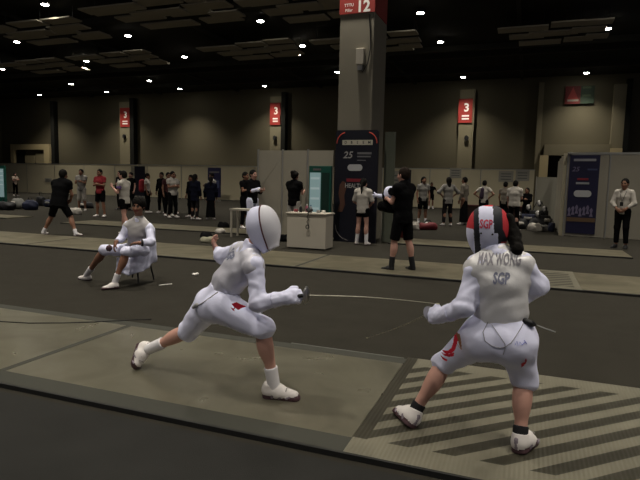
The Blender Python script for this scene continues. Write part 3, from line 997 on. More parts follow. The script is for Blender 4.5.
def body(J, root, skin, sc=1.0, vox=.012, hands=True, curlL=.45, curlR=.45):
    S = Sdf(vox)
    torso_prims(S, J, 0, sc)
    hc = (J['hipL'] + J['hipR']) / 2
    S.cap(J['hipL'], J['hipR'], .082 * sc, k=.05)
    S.cap(J['neck'] - unit(J['head'] - J['neck']) * .03, J['neck'] + (J['head'] - J['neck']) * .72, .056 * sc, .047 * sc, k=.04)
    head_prims(S, J['head'], J['face'], J['hup'], sc)
    for s in 'LR':
        sg_ = 1 if s == 'R' else -1
        S.cap(J['sh' + s], J['el' + s], .044 * sc, .034 * sc, k=.03)
        S.cap(J['el' + s], J['wr' + s], .036 * sc, .024 * sc, k=.015)
        S.cap(J['hip' + s], J['kn' + s], .080 * sc, .050 * sc, k=.04)
        kn, an = J['kn' + s], J['an' + s]
        S.cap(kn, an, .050 * sc, .035 * sc, k=.02)
        toe, heel = J['toe' + s], J['heel' + s]
        back = unit(heel - toe)
        S.ell(kn + (an - kn) * .30 + back * .018 * sc, V(.055, .055, .12) * sc, frame(np.cross(unit(kn - an), V(.3, 1, .1)), unit(kn - an)), k=.03)
        S.cap(heel + (an - heel) * .42 - back * .035, toe + (an - toe) * .22 + back * .035, .024 * sc, .018 * sc, k=.02)
        S.cap(an, heel + (an - heel) * .45 - back * .03, .030 * sc, .024 * sc, k=.02)
        if hands:
            hd = unit(J['ha' + s] - J['wr' + s])
            hand_prims(S, J['wr' + s], hd, J.get('pn' + s, V(0, 0, -1)), J.get('ts' + s, sg_), curl=curlL if s == 'L' else curlR, sc=sc)
    return S.build('body', [skin, LIPS, EYE, HAIR], root)


def sleeve(S, J, s, frac, r0, r1, r2, k=.03, m=0, flat=True):
    sh, el, wr = J['sh' + s], J['el' + s], J['wr' + s]
    if frac <= 1:
        S.cap(sh, sh + (el - sh) * frac, r0, r1, k=k, m=m, fb=flat)
    else:
        S.cap(sh, el, r0, r1, k=k, m=m)
        S.cap(el, el + (wr - el) * (frac - 1), r1, r2, k=k, m=m, fb=flat)


def leg_cloth(S, J, s, frac, r0, r1, r2, k=.04, m=0):
    h, kn, an = J['hip' + s], J['kn' + s], J['an' + s]
    if frac <= 1:
        S.cap(h, h + (kn - h) * frac, r0, r1, k=k, m=m, fb=True)
    else:
        S.cap(h, kn, r0, r1, k=k, m=m)
        S.cap(kn, kn + (an - kn) * (frac - 1), r1, r2, k=k, m=m, fb=True)


def shoe(J, s, root, mats, sc=1.0, vox=.009):
    S = Sdf(vox)
    toe, heel, an = J['toe' + s], J['heel' + s], J['an' + s]
    f = unit(toe - heel)
    up = unit((an - heel) - f * ((an - heel) @ f) + f * 0)
    sd = np.cross(f, up)
    L = np.linalg.norm(toe - heel)
    S.cap(heel + f * .035 * sc + up * .045 * sc, heel + f * .10 * sc + up * .045 * sc, .036 * sc, .040 * sc, k=.02, w=(up, 1.2))
    S.cap(heel + f * .10 * sc + up * .038 * sc, toe - f * .045 * sc + up * .026 * sc, .040 * sc, .028 * sc, k=.03, w=(sd, 1.15))
    S.cap(heel + f * .045 * sc + up * .05 * sc, heel + f * .05 * sc + up * .092 * sc, .040 * sc, .037 * sc, k=.02, fb=True)
    S.cap(heel + f * .035 * sc + up * .008, toe - f * .04 * sc + up * .008, .034 * sc, .034 * sc, k=.004, m=1, w=(sd, 1.15))
    if vox < .007:
        for q, dz in ((.07, .03), (.115, .022), (.16, .014)):
            for g_ in (-1, 1):
                S.cap(heel + f * q * sc + sd * g_ * .040 * sc + up * .02, heel + f * (q + .02) * sc + sd * g_ * .034 * sc + up * (.02 + dz), .006, .004, k=.004, m=2)
        S.cap(heel + up * .03 * sc + f * .008, heel + up * .07 * sc + f * .006, .010, .008, k=.006, m=2)
    S.cuts.append((heel, -up))
    o = S.build('shoe', list(mats) + [mat('shoe_trim', (.20, .17, .20), .6)], root)
    lc = MB()
    for q in (.105, .13, .155):
        c = heel + f * q * sc + up * (.082 - (q - .1) * .38) * sc
        lc.tube([c - sd * .024 * sc, c + up * .008, c + sd * .024 * sc], .0035, 5)
    own(lc.build('laces', mats[0] if mats[0] != SHOE_W else mat('lace_grey', (.3, .28, .27), .8)), root) if sc >= 1 and vox < .008 else None
    return o


def sock(J, s, root, m, frac=.35, sc=1.0, vox=.01, r=.041):
    S = Sdf(vox)
    an, kn = J['an' + s], J['kn' + s]
    top = an + (kn - an) * frac
    S.cap(an - unit(kn - an) * .03, top, (r + .002) * sc, (r + .003 + .012 * frac) * sc, k=.01, fb=True)
    return S.build('sock', m, root)


def hair(J, root, m, style='short', sc=1.0, vox=.011):
    S = Sdf(vox)
    c = J['head']; ax = frame(J['face'], J['hup']); s, f, u = ax
    S.ell(c + u * .034 * sc - f * .020 * sc, V(.087, .100, .100) * sc, ax, k=.01)
    S.ell(c - u * .01 * sc - f * .05 * sc, V(.076, .058, .070) * sc, ax, k=.03)
    dn = V(0, 0, -1)
    if style == 'long':
        S.cap(c - f * .05 * sc, c - f * .075 * sc + dn * .25 * sc, .07 * sc, .055 * sc, k=.04, w=(s, 1.25))
    if style == 'pony':
        b = c - f * .115 * sc + u * .02 * sc
        S.cap(b, b - f * .03 + dn * .10, .028 * sc, .034 * sc, k=.02)
        S.cap(b - f * .03 + dn * .10, b - f * .02 + dn * .27, .034 * sc, .014 * sc, k=.02)
    if style == 'curly':
        for i in range(14):
            a_ = i * 2.4; z_ = .03 + .07 * ((i * 7) % 5) / 5
            S.ell(c + s * math.cos(a_) * .065 + f * (math.sin(a_) * .07 - .02) + u * z_, V(.045, .045, .045), ax, k=.015)
    if style == 'veil':
        S.ell(c + u * .02 - f * .01, V(.098, .108, .118) * sc, ax, k=.02)
        S.cap(c - f * .02, J['neck'] - f * .01, .085, .13, k=.05)
    S.sub(c + f * .110 * sc - u * .050 * sc, V(.080, .085, .100) * sc, ax)
    return S.build('headscarf' if style == 'veil' else 'hair', m, root, wr=.0025, wf=120)


def person_root(J, label, group=None):
    g = (J['toeL'] + J['toeR'] + J['heelL'] + J['heelR']) / 4
    o = empty('person', (float(g[0]), float(g[1]), 0.0))
    tag(o, label, 'person', group)
    return o


def stand(x, y, deg, h=1.7, arms='down', spread=.10, stagger=0.0, lean=0.0, bend=0.0, turn=0.0, seed=0):
    """joints of a standing figure; deg 0 faces away down the hall, 180 faces the viewer, 90 faces right"""
    sc = h / 1.72
    a = math.radians(deg)
    f = V(math.sin(a), math.cos(a), 0); r = V(math.cos(a), -math.sin(a), 0); u = V(0, 0, 1)
    o = V(x, y, 0)
    J = {}
    hipz = .90 * sc - spread * .25 - bend * .12
    hc = o + u * hipz - f * bend * .05
    ul = unit(u + f * (lean + bend * .35))
    J['hipL'], J['hipR'] = hc - r * .085 * sc, hc + r * .085 * sc
    J['waist'] = hc + ul * .18 * sc
    J['neck'] = hc + ul * .525 * sc
    J['shL'], J['shR'] = hc + ul * .475 * sc - r * .165 * sc, hc + ul * .475 * sc + r * .165 * sc
    ta = math.radians(turn)
    ff = f * math.cos(ta) + r * math.sin(ta)
    hd = unit(ul + u * .6)
    J['head'] = J['neck'] + hd * .148 * sc + ff * .025
    J['face'] = unit(ff - u * .15 * (1 if lean > .1 else .3)); J['hup'] = u
    for s, q in (('L', -1), ('R', 1)):
        st = stagger * q
        hl = o + r * q * (.09 + spread) * sc + f * (st - .07)
        J['heel' + s] = hl + u * .0
        J['toe' + s] = hl + f * .25 * sc + r * q * .05
        J['an' + s] = hl + f * .05 + u * .085 * sc
        J['kn' + s] = (J['hip' + s] + J['an' + s]) / 2 + f * (.03 + bend * .14) + u * .02
        sh = J['sh' + s]
        if arms == 'down' or (arms == 'one' and s == 'L'):
            el = sh + r * q * .06 * sc - u * .27 * sc; wr = el + f * .07 - u * .23 * sc; ha = wr - u * .08 + f * .02; pn = -r * q
        elif arms == 'folded':
            el = sh + r * q * .05 - u * .25 * sc + f * .06; wr = el + f * .13 - r * q * .20 + u * .04; ha = wr - r * q * .08; pn = -f
        elif arms == 'akimbo':
            el = sh + r * q * .20 - u * .20 * sc - f * .03; wr = J['hip' + s] + r * q * .10 + u * .13 + f * .04; ha = wr - r * q * .03 + f * .06 - u * .05; pn = -r * q
        elif arms == 'front':
            el = sh + r * q * .03 - u * .24 * sc + f * .08; wr = el + f * .20 - r * q * .08 + u * .06; ha = wr + f * .07 - r * q * .02; pn = -r * q
        elif arms == 'clasp':
            el = sh + r * q * .08 - u * .27 * sc + f * .03; wr = el + f * .14 - r * q * .15 - u * .14; ha = wr - r * q * .05 - u * .05; pn = -f
        elif arms == 'phone' or arms == 'one':
            el = sh + r * q * .04 - u * .25 * sc + f * .05; wr = el + f * .19 - r * q * .06 + u * .13; ha = wr + f * .05 + u * .06; pn = -r * q
        elif arms == 'wide':
            el = sh + r * q * .17 - u * .21 * sc + f * .05; wr = el + f * .20 + r * q * .02 - u * .04; ha = wr + f * .08; pn = -u
        J['el' + s], J['wr' + s], J['ha' + s], J['pn' + s] = el, wr, ha, pn
    J['sc'] = sc
    return J


def dress(J, label, top, bottom, skin=SKIN, hm=HAIR, hs='short', sleeves=.55, legs=.85, shoes=(SHOE_W, SOLE_D), socks=None, sockf=.3,
          group=None, vox=.013, top_name='shirt', bot_name=None, loose=.018, long=.06, wr=.002):
    sc = J.get('sc', 1.0)
    root = person_root(J, label, group)
    body(J, root, skin, sc, vox)
    S = Sdf(vox)
    torso_prims(S, J, loose, sc, long=long)
    for s in 'LR':
        sleeve(S, J, s, sleeves, .051 * sc + loose * .4, .054 * sc + loose * .3, .038 * sc + loose * .3)
    shirt = S.build(top_name, top, root, wr=wr, wf=45, seed=random.random() * 9)
    S = Sdf(vox)
    hc = (J['hipL'] + J['hipR']) / 2
    hx = unit(J['hipR'] - J['hipL'])
    S.cap(J['waist'], hc, .095 * sc, .100 * sc, k=.04, w=(hx, 1.3), fa=True)
    if legs == 'skirt':
        ft = (J['anL'] + J['anR']) / 2
        S.cap(hc, ft + V(0, 0, .02), .11 * sc, .15 * sc, k=.05, w=(hx, 1.25), fb=True)
    else:
        for s in 'LR':
            leg_cloth(S, J, s, legs, .100 * sc, (.080 if legs <= 1 else .068) * sc, .056 * sc)
    S.build(bot_name or ('skirt' if legs == 'skirt' else ('shorts' if legs <= 1 else 'trousers')), bottom, root, wr=wr, wf=40)
    for s in 'LR':
        shoe(J, s, root, list(shoes), sc, vox * .85)
        if socks: sock(J, s, root, socks, sockf, sc)
    if hs: hair(J, root, hm, hs, sc)
    return root, shirt


BLUE_P = mat('print_blue_red', (.14, .08, .22), .8)

# ---- crowd on the left
J = stand(-10.85, 10.47, 352, 1.82, 'clasp', spread=.34, lean=.16, bend=.35)
dress(J, 'person in black T-shirt and black shorts in a wide stance on the second piste, left', CBLK, CBLK, SKIN_D, socks=SOCK_W, sockf=.22, legs=.95, loose=.06, long=.12)
J = stand(-9.72, 11.5, 265, 1.68, 'phone', spread=.02, stagger=.14, lean=.02)
r_, sh_ = dress(J, 'person in white T-shirt with coloured sleeves holding a phone behind the seated fencer', CTEE, CBLK, SKIN, hs='short', legs=.55, loose=.025)
S = Sdf(.012); S.cap(J['shR'] - V(0, 0, .06), J['shR'] + (J['elR'] - J['shR']) * .6, .068, .066, k=0, fa=True, fb=True); S.cap(J['shL'] - V(0, 0, .06), J['shL'] + (J['elL'] - J['shL']) * .6, .068, .066, k=0, fa=True, fb=True)
S.build('sleeve_print', BLUE_P, r_)
ph = (J['haR'] + J['haL']) / 2
tag(MB().box(ph[0] - .05, ph[1] - .035, ph[2] - .02, ph[0] + .03, ph[1] + .035, ph[2] - .005).build('phone', M_BLACK), 'dark phone held by the person in the white T-shirt', 'phone')
J = stand(-14.7, 16.1, 175, 1.80, 'folded', spread=.06)
dress(J, 'person in red shirt and black shorts standing with arms folded', CRED, CBLK, SKIN_D, sleeves=.6, legs=.9, loose=.025)
J = stand(-17.8, 18.4, 160, 1.82, 'front', spread=.04)
dress(J, 'person in dark top and white shorts left of the red shirt', CGREY, CTEE, SKIN_D, legs=1.2, loose=.03)
J = stand(-17.3, 20.2, 190, 1.80, 'down', spread=.03)
r_, sh_ = dress(J, 'person in black jacket open over a white shirt behind the left crowd', CBLK, CBLK, SKIN, sleeves=1.9, legs=1.9, shoes=(SHOE_B, SOLE_D))
S = Sdf(.012); c_ = (J['shL'] + J['shR']) / 2 + V(0, -.125, -.08); S.cap(c_, c_ - V(0, .0, .28), .04, .05, k=.02); S.build('white_shirt', CTEE, r_)
J = stand(-16.6, 20.1, 185, 1.74, 'down', spread=.03)
dress(J, 'person with glasses in black T-shirt behind the person looking at a phone', CBLK, CBLK, SKIN, legs=1.9, shoes=(SHOE_B, SOLE_D))
J = stand(-14.95, 19.1, 70, 1.70, 'down', spread=.03)
bp_, _s = dress(J, 'person in white T-shirt wearing a red backpack', CTEE, CBLK, SKIN_D, legs=1.9)
S = Sdf(.013); fdir = V(math.sin(math.radians(70)), math.cos(math.radians(70)), 0); c_ = (J['shL'] + J['shR']) / 2 - fdir * .22 - V(0, 0, .05)
S.cap(c_, c_ - V(0, 0, .32), .12, .13, k=.03, w=(V(math.cos(math.radians(70)), -math.sin(math.radians(70)), 0), 1.3))
o = S.build('backpack', CRED, None, wr=.003); tag(o, 'red backpack on the back of the person in the white T-shirt, left crowd', 'backpack')
J = stand(-14.40, 19.35, 180, 1.76, 'down', spread=.05)
dress(J, 'person all in black with white shoes beside the red backpack', CBLK, CBLK, SKIN_D, sleeves=1.8, legs=1.9)
J = stand(-13.75, 19.3, 150, 1.70, 'front', spread=.03)
dress(J, 'person in pale grey top half hidden between two people in black', CGREY, CGREY, SKIN_D, legs=1.9)
J = stand(-13.1, 18.0, 120, 1.74, 'down', spread=.03)
dress(J, 'person in dark maroon top behind the white T-shirt with folded arms', mat('cloth_maroon', (.05, .014, .016), .9), CBLK, SKIN_D, legs=1.9)
J = stand(-12.40, 17.3, 110, 1.78, 'folded', spread=.05)
dress(J, 'person in white T-shirt and black trousers with folded arms, middle of the left group', CTEE, CBLK, SKIN_D, legs=1.9, loose=.03)
J = stand(-12.05, 18.0, 200, 1.66, 'down', spread=.03)
dress(J, 'person in black facing right of the folded-arms white T-shirt', CBLK, CBLK, SKIN_D, sleeves=1.7, legs=1.9)
J = stand(-12.0, 19.4, 200, 1.76, 'front', spread=.03)
dress(J, 'person in white and black top behind the two in navy jackets', CTEE, CBLK, SKIN_D, legs=1.3)
J = stand(-11.22, 17.0, 10, 1.68, 'down', spread=.03)
dress(J, 'person in navy jacket with black hair seen from behind, right end of the left group', CNAVY, CCHAR, SKIN_D, hs='long', sleeves=1.9, legs=1.9, loose=.035, long=.18)
J = stand(-10.78, 17.35, 330, 1.60, 'down', spread=.03)
dress(J, 'person in dark jacket and skirt, rightmost of the left group', CNAVY, CBLK, SKIN_D, hs='pony', sleeves=1.9, legs='skirt', loose=.03, long=.12)
a = at(15, 180, 28.5)
J = stand(a[0], 28.5, 100, 1.62, 'front', spread=.03)
dress(J, 'small distant person in pale pink top beside the left teal display', CTAN, CBLK, SKIN, legs=1.9, vox=.016)

# ---- around the table and the counter
J = stand(-8.05, 14.9, 100, 1.76, 'front', spread=.03)
dress(J, 'person in black T-shirt left of the one holding up a foil', CBLK, CBLK, SKIN_D, legs=1.9)
J = stand(-6.95, 13.3, 110, 1.80, 'front', spread=.05)
fr, _s = dress(J, 'fencer in black vest and white breeches by the white table, holding a foil upright', CBLK, CW, SKIN, sleeves=1.1, legs=1.2, socks=SOCK_W, sockf=.7)
S = Sdf(.010)
hand_prims(S, J['wrR'], J['haR'] - J['wrR'], J['pnR'], 1, .9, .007)
S.cap(J['wrR'] + (J['elR'] - J['wrR']) * .5, J['wrR'], .05, .04, k=.02)
S.build('glove', CW, fr)
def foil(g, tip, label, grip_dir=None, bend=.0, guard_r=.052, thick=1.0):
    g, tip = np.array(g, float), np.array(tip, float)
    d = unit(tip - g)
    root = empty('foil', tuple(g))
    tag(root, label, 'foil')
    n = 12
    up = unit(V(0, 0, 1) - d * d[2])
    L = np.linalg.norm(tip - g)
    pts = [g + (tip - g) * i / n + up * bend * math.sin(math.pi * i / n) for i in range(n + 1)]
    own(MB().tube(pts, [(.0042 - .0024 * i / n) * thick for i in range(n + 1)], 6).build('blade', M_STEEL), root)
    own(MB().tube([pts[-1], pts[-1] + d * .018], .0042 * thick, 6).build('point', mat('tip_tape', (.45, .42, .30), .5)), root)
    gd = MB()
    prof = [(0.0, .004), (-.004, guard_r * .5), (-.014, guard_r * .85), (-.022, guard_r)]
    gd.tube([g + d * a_ for a_, b_ in prof], [b_ for a_, b_ in prof], 20)
    own(gd.build('guard', mat('guard_steel', (.38, .37, .37), .35, 1.0)), root)
    own(MB().tube([g - d * .02, g - d * .07 - up * .01, g - d * .12 - up * .012], [.011, .013, .010], 8).build('grip', M_BLACK), root)
    return root


g = J['haR'] + V(.03, 0, .03)
foil(g, at(283, 155, 13.0), 'foil held upright by the fencer at the white table', thick=1.6)
J = stand(-5.62, 13.05, 10, 1.78, 'front', spread=.03)
dress(J, 'person with bushy black hair in black T-shirt standing behind the white counter', CBLK, CTEE, SKIN, hs='curly', legs=.9, loose=.03)
# girl in front of the banner
J = stand(-3.64, 12.6, 5, 1.62, 'clasp', spread=.04)
for s in 'LR': J['wr' + s] = J['wr' + s] + V(0, .02, 0)
dress(J, 'girl with a ponytail in white shirt and black shorts standing before the black banner', CTEE, CBLK, SKIN, hs='pony', sleeves=.95, legs=.45, socks=SOCK_W, sockf=.75, loose=.024, long=.07)

# ---- right side of the hall
J = stand(-3.55, 20.2, 150, 1.78, 'down', spread=.04)
dress(J, 'person in grey T-shirt and black shorts behind the man in black', CGREY, CBLK, SKIN_D, hs='long', legs=.9, socks=SOCK_W)
J = stand(-5.25, 32.6, 160, 1.60, 'wide', spread=.05, stagger=.1)
dress(J, 'small distant person in dark clothes walking by the far wall', CBLK, CBLK, SKIN_D, legs=.8, vox=.016, socks=SOCK_W)
J = stand(-2.62, 20.0, 330, 1.78, 'akimbo', spread=.04)
dress(J, 'woman with long black hair, grey top and dark trousers, left of the pair', CGREY, CCHAR, SKIN_D, hs='long', sleeves=1.3, legs=1.9, loose=.03, long=.12)
J = stand(-2.15, 20.9, 290, 1.80, 'down', spread=.02)
dress(J, 'person in tan grey jacket and long black skirt, right of the pair', mat('cloth_taupe', (.15, .13, .105), .9), CBLK, SKIN_D, hs='short', sleeves=1.9, legs='skirt')
J = stand(-1.5, 21.6, 10, 1.70, 'akimbo', spread=.04)
dress(J, 'person in white T-shirt with dark bag strap and hands on hips, above the right fencer', CTEE, CBLK, SKIN_D, legs=1.9)
S = Sdf(.014); c_ = J['shL'] + V(.10, -.12, -.02); S.cap(c_, c_ - V(.02, 0, .28), .07, .08, k=.02)
tag(S.build('shoulder_bag', mat('cloth_purple', (.04, .025, .045), .9)), 'dark bag worn on the back of the person with hands on hips', 'bag')
J = stand(-0.36, 19.3, 15, 1.70, 'one', spread=.05)
dress(J, 'person in loose white shirt and black trousers beside the bag pile', CTEE, CBLK, SKIN, legs=1.9, sleeves=.8, loose=.045)
J = stand(-0.75, 21.6, 20, 1.66, 'down', spread=.03)
dress(J, 'person in grey brown top half hidden left of the loose white shirt', mat('cloth_taupe', (.15, .13, .105), .9), CBLK, SKIN_D, legs=1.9)
J = stand(0.02, 21.4, 200, 1.46, 'front', spread=.03)
dress(J, 'short person in black standing behind the bag pile', CBLK, CBLK, SKIN_D, hs='long', sleeves=1.8, legs=1.9)
J = stand(2.27, 15.4, 205, 1.76, 'clasp', spread=.02)
st, _s = dress(J, 'man in white shirt and black trousers with hands clasped by the right booth', CTEE, CBLK, SKIN_D, sleeves=1.75, legs=1.9, shoes=(SHOE_B, SHOE_B), loose=.010)
nk = J['neck']; fd = V(math.sin(math.radians(205)), math.cos(math.radians(205)), 0); rd = V(math.cos(math.radians(205)), -math.sin(math.radians(205)), 0)
ly = MB()
for q in (-1, 1):
    ly.tube([nk + rd * q * .07 + fd * .03, nk + rd * q * .06 + fd * .125 - V(0, 0, .10), nk + fd * .150 - V(0, 0, .30)], .006, 6)
ly.box(nk[0] + fd[0] * .16 - .035, nk[1] + fd[1] * .16 - .01, nk[2] - .40, nk[0] + fd[0] * .16 + .035, nk[1] + fd[1] * .16 + .01, nk[2] - .30)
o = ly.build('lanyard', M_BLACK); tag(o, 'black lanyard around the neck of the man in the white shirt', 'lanyard')

# ---- the man in black with his gear
J = stand(-1.93, 9.15, 300, 1.80, 'front', spread=.06, stagger=-.10, turn=0)
mb_, _s = dress(J, 'man in black T-shirt and black shorts standing on the second piste holding a fencing mask', CBLK, CBLK, SKIN, hm=HAIR_B, legs=.97, shoes=(SHOE_B, SOLE_D), socks=SOCK_B, sockf=.38, loose=.035, long=.10, vox=.011)
S = Sdf(.010)
mc = (J['haL'] + J['haR']) / 2 + V(.02, -.03, .06)
S.ell(mc, V(.11, .13, .15), frame(V(-.7, -.5, .1), V(0, 0, 1)), k=.02)
S.ell(mc + V(-.01, 0, -.12), V(.09, .10, .07), k=.03)
def fm(P):
    q = P - mc
    d_ = q @ unit(V(.5, -.7, .3))
    return np.where(np.abs(d_ - .07) < .028, 1, 0)
mk = S.build('fencing_mask', [CBLK, CW], None, face_mat=fm)
tag(mk, 'black fencing mask with a white band held by the man in black', 'fencing mask')
S = Sdf(.010); gc = mc + V(-.22, .0, -.02)
S.cap(gc, gc + V(.13, 0, -.02), .032, .05, k=.02); S.cap(gc + V(-.02, .02, .02), gc + V(-.06, .03, .05), .014, k=.01); S.cap(gc + V(-.02, -.01, .0), gc + V(-.07, -.01, .01), .014, k=.01); S.cap(gc, gc + V(-.06, .0, -.03), .014, k=.01)
tag(S.build('fencing_glove', [CW]), 'white fencing glove sticking out beside the held mask', 'glove')
S = Sdf(.012); gc = mc + V(-.12, 0, -.20)
S.cap(gc, gc + V(.22, 0, -.03), .09, .10, k=.03)
tag(S.build('kit_bag', [CBLK], wr=.006), 'black bundle of kit held under the mask by the man in black', 'bag')

# ------------------------------------------------------------------ bags and things on the floor
def bag(x, y, L, W_, H_, deg, m, label, white=None, group=None, strap=True, name='kit_bag'):
    a = math.radians(deg); d = V(math.cos(a), math.sin(a), 0); n = V(-math.sin(a), math.cos(a), 0)
    root = empty(name, (x, y, 0)); tag(root, label, 'bag', group)
    S = Sdf(.02)
    c_ = V(x, y, H_ * .5 - .06)
    S.cap(c_ - d * (L / 2 - H_ / 2), c_ + d * (L / 2 - H_ / 2), H_ / 2, H_ / 2, k=.02, w=(n, W_ / H_))
    S.cuts.append((V(0, 0, .003), (0, 0, -1)))
    S.build('body', m, root, wr=.022, wf=11, seed=random.random() * 20)
    if strap:
        own(MB().tube([c_ - d * L * .2 + V(0, 0, H_ * .45), c_ - d * L * .1 + V(0, 0, H_ * .72), c_ + d * L * .1 + V(0, 0, H_ * .72), c_ + d * L * .2 + V(0, 0, H_ * .45)], .014, 6).build('handle', M_BLACK), root)
    if white:
        S = Sdf(.02); q = c_ - n * W_ * .46 + V(0, 0, H_ * .12)
        S.cap(q - d * L * .15, q + d * L * .15, .05, .04, k=.01, w=(V(0, 0, 1), 1.4)); S.build('pocket', white, root)
    return root


def cloth_heap(x, y, r, h, m, label, cat='clothing', name='folded_jacket'):
    S = Sdf(.018)
    for i in range(5):
        a = i * 1.9 + x
        S.ell(V(x + math.cos(a) * r * .5, y + math.sin(a) * r * .4, h * .3), V(r * .6, r * .5, h * .55), k=.04)
    S.cuts.append((V(0, 0, .003), (0, 0, -1)))
    o = S.build(name, m, None, wr=.012, wf=22, seed=x)
    return tag(o, label, cat)


M_BAGB = mat('bag_black', (.012, .012, .014), .7)
M_BAGN = mat('bag_navy', (.016, .020, .045), .7)
M_BAGG = mat('bag_grey', (.14, .14, .13), .8)
M_BAGR = mat('bag_red', (.13, .015, .02), .7)
# left pile
for k, (px, py, L, W_, H_, dg, m, wm, lb) in enumerate((
        (6, 210, .8, .5, .42, 10, M_BAGB, None, 'black kit bag at the left edge below the teal display'),
        (18, 209, .7, .42, .55, -10, M_BAGG, CTEE, 'grey kit bag with a white flap near the left edge'),
        (30.5, 210, .7, .42, .48, 5, M_BAGN, None, 'dark navy kit bag in the left pile'),
        (41, 206, .6, .36, .60, -10, M_BAGB, None, 'black kit bag standing tallest in the left pile'),
        (50, 207, .6, .35, .42, 5, M_BAGN, M_BAGG, 'navy kit bag with a grey pocket next to the person in black'),
        (86, 208, .9, .4, .35, -10, M_BAGB, CTEE, 'black bag with white patches right of the person in black'),
        (33, 191, 1.6, .5, .5, 0, M_BAGB, None, 'low dark bag by the far left wall panels'),
        (42, 191, 1.3, .5, .45, 0, M_BAGB, CTEE, 'low dark bag with a white tag by the far left wall panels'))):
    d_ = _fw * F_PX + _r * (px - 320) - _u * (py - 240); t_ = -CAM_H / d_[2]
    q = d_ * t_
    bag(float(q[0]), float(q[1]), L, W_, H_, dg, m, lb, wm)
q = at(76, 209, 18.0)
cloth_heap(-16.4, 16.6, .28, .3, CTEE, 'white crumpled jacket on the floor right of the person in black')
# right pile beside the booth
pile = [(-.20, 20.25, .6, .35, .42, 20, M_BAGB, CTEE, 'black kit bag with white pocket, left end of the right pile'),
        (.40, 20.1, .6, .35, .50, -25, M_BAGB, None, 'plain black kit bag in the middle of the right pile'),
        (.62, 20.65, .6, .35, .62, 40, M_BAGB, CTEE, 'black kit bag with white pocket at the back of the right pile'),
        (.10, 20.85, .7, .35, .66, 0, M_BAGN, CGREY, 'navy kit bag with grey pocket behind the right pile'),
        (.84, 19.75, .4, .22, .40, 80, M_BAGN, None, 'navy blue bag at the foot of the booth side wall'),
        (.45, 21.4, .9, .45, .80, 10, M_BAGB, None, 'tallest black bag at the rear of the right pile')]
for x, y, L, W_, H_, dg, m, wm, lb in pile:
    bag(x, y, L, W_, H_, dg, m, lb, wm)
cloth_heap(.30, 19.6, .24, .32, CTEE, 'white jacket dropped in front of the right bag pile')
cloth_heap(.62, 19.75, .16, .24, CGREY, 'small grey garment in front of the right bag pile')
for x, y, z_, wh in ((-.20, 20.25, .50, 'leftmost bag'), (.40, 20.1, .56, 'front middle bag'), (.62, 20.65, .70, 'bag nearest the booth'), (.10, 20.85, .74, 'rear left bag'), (.45, 21.4, .88, 'tallest rear bag')):
    S = Sdf(.016); S.ell(V(x, y, z_), V(.09, .10, .11), k=.01); S.ell(V(x + .02, y - .06, z_ - .05), V(.07, .07, .07), k=.02)
    tag(S.build('fencing_mask', [mat('mask_mesh_grey', (.30, .29, .28), .5, .4), M_BLACK], face_mat=lambda P, x=x: (P[:, 0] > x + .02).astype(int)), 'grey and black fencing mask lying on the %s of the right pile' % wh, 'fencing mask', 'fencing masks on the right bag pile')
bag(-2.95, 17.9, .62, .36, .30, 15, M_BAGR, 'dark red kit bag on the floor right of the man in black', None)
bag(-3.45, 18.1, .6, .4, .30, -20, M_BAGB, 'black kit bag next to the dark red one', CTEE)
cloth_heap(-3.35, 17.6, .17, .30, CTEE, 'white garment on the bags right of the man in black')
lt = empty('low_table', (-1.2, 23.5, 0)); tag(lt, 'long dark red covered table behind the right fencer', 'table')
own(MB().box(-2.4, 23.3, .62, .2, 23.9, .66).build('table_top', mat('table_red', (.06, .018, .014), .8)), lt)
own(MB().box(-2.38, 23.32, 0, .18, 23.34, .62).build('skirt', mat('table_skirt', (.030, .016, .013), .9)), lt)

# by the small table
cloth_heap(-7.35, 11.6, .16, .2, CBLK, 'black cap like bundle on the floor left of the small table', 'bag', 'kit_bundle')
cloth_heap(-7.0, 11.15, .2, .14, mat('cloth_greenish', (.22, .21, .15), .9), 'greenish white garment on the floor below the small table')
cloth_heap(-7.9, 13.2, .14, .16, CTEE, 'small white item on the floor left of the small table')
cloth_heap(-8.6, 14.6, .18, .22, CBLK, 'small black item on the floor behind the lunging fencer')
cloth_heap(-5.55, 12.3, .14, .2, CBLK, 'black item on the floor at the left foot of the counter')

# on the counter
def bottle(x, y, z, m, capm, label, h=.20, r=.032):
    root = empty('bottle', (x, y, z)); tag(root, label, 'bottle')
    pr = [(0, r * .9), (.02, r), (h * .62, r), (h * .78, r * .55), (h * .85, r * .40)]
    own(MB().tube([V(x, y, z + a_) for a_, b_ in pr], [b_ for a_, b_ in pr], 14).build('body', m, smooth=True), root)
    own(MB().tube([V(x, y, z + h * .85), V(x, y, z + h)], r * .45, 12).build('cap', capm), root)


bottle(-4.72, 11.35, .8, M_BLACK, M_GREYP, 'black bottle on the left part of the counter', .16)
bottle(-4.60, 11.42, .8, mat('bottle_pink', (.30, .10, .14), .5), M_WHT, 'pinkish bottle in the middle of the counter', .18)
bottle(-4.47, 11.33, .8, mat('bottle_clear', (.25, .27, .28), .2), mat('cap_blue', (.05, .1, .2), .5), 'pale water bottle on the counter', .17)
for k, (x, m, lb) in enumerate(((-4.84, mat('reel_red', (.25, .05, .06), .6), 'small reddish roll on the left end of the counter'), (-4.30, M_GREYP, 'small grey roll on the counter right of the bottles'), (-4.18, M_WHT, 'small white roll near the right end of the counter'))):
    o = tag(MB().tube([V(x, 11.36, .8), V(x, 11.36, .86)], .045, 14).build('tape_roll', m), lb, 'tape roll')
S = Sdf(.010)
for i in range(7):
    S.ell(V(-4.45 + .04 * math.sin(i * 2.1), 11.20 + .03 * math.cos(i), .85 + .01 * (i % 3)), V(.045, .04, .03), k=.02)
tag(S.build('cable_bundle', [M_BLACK], wr=.004, wf=90), 'tangled black body wire heaped on the counter edge', 'cable')
dg_ = MB()
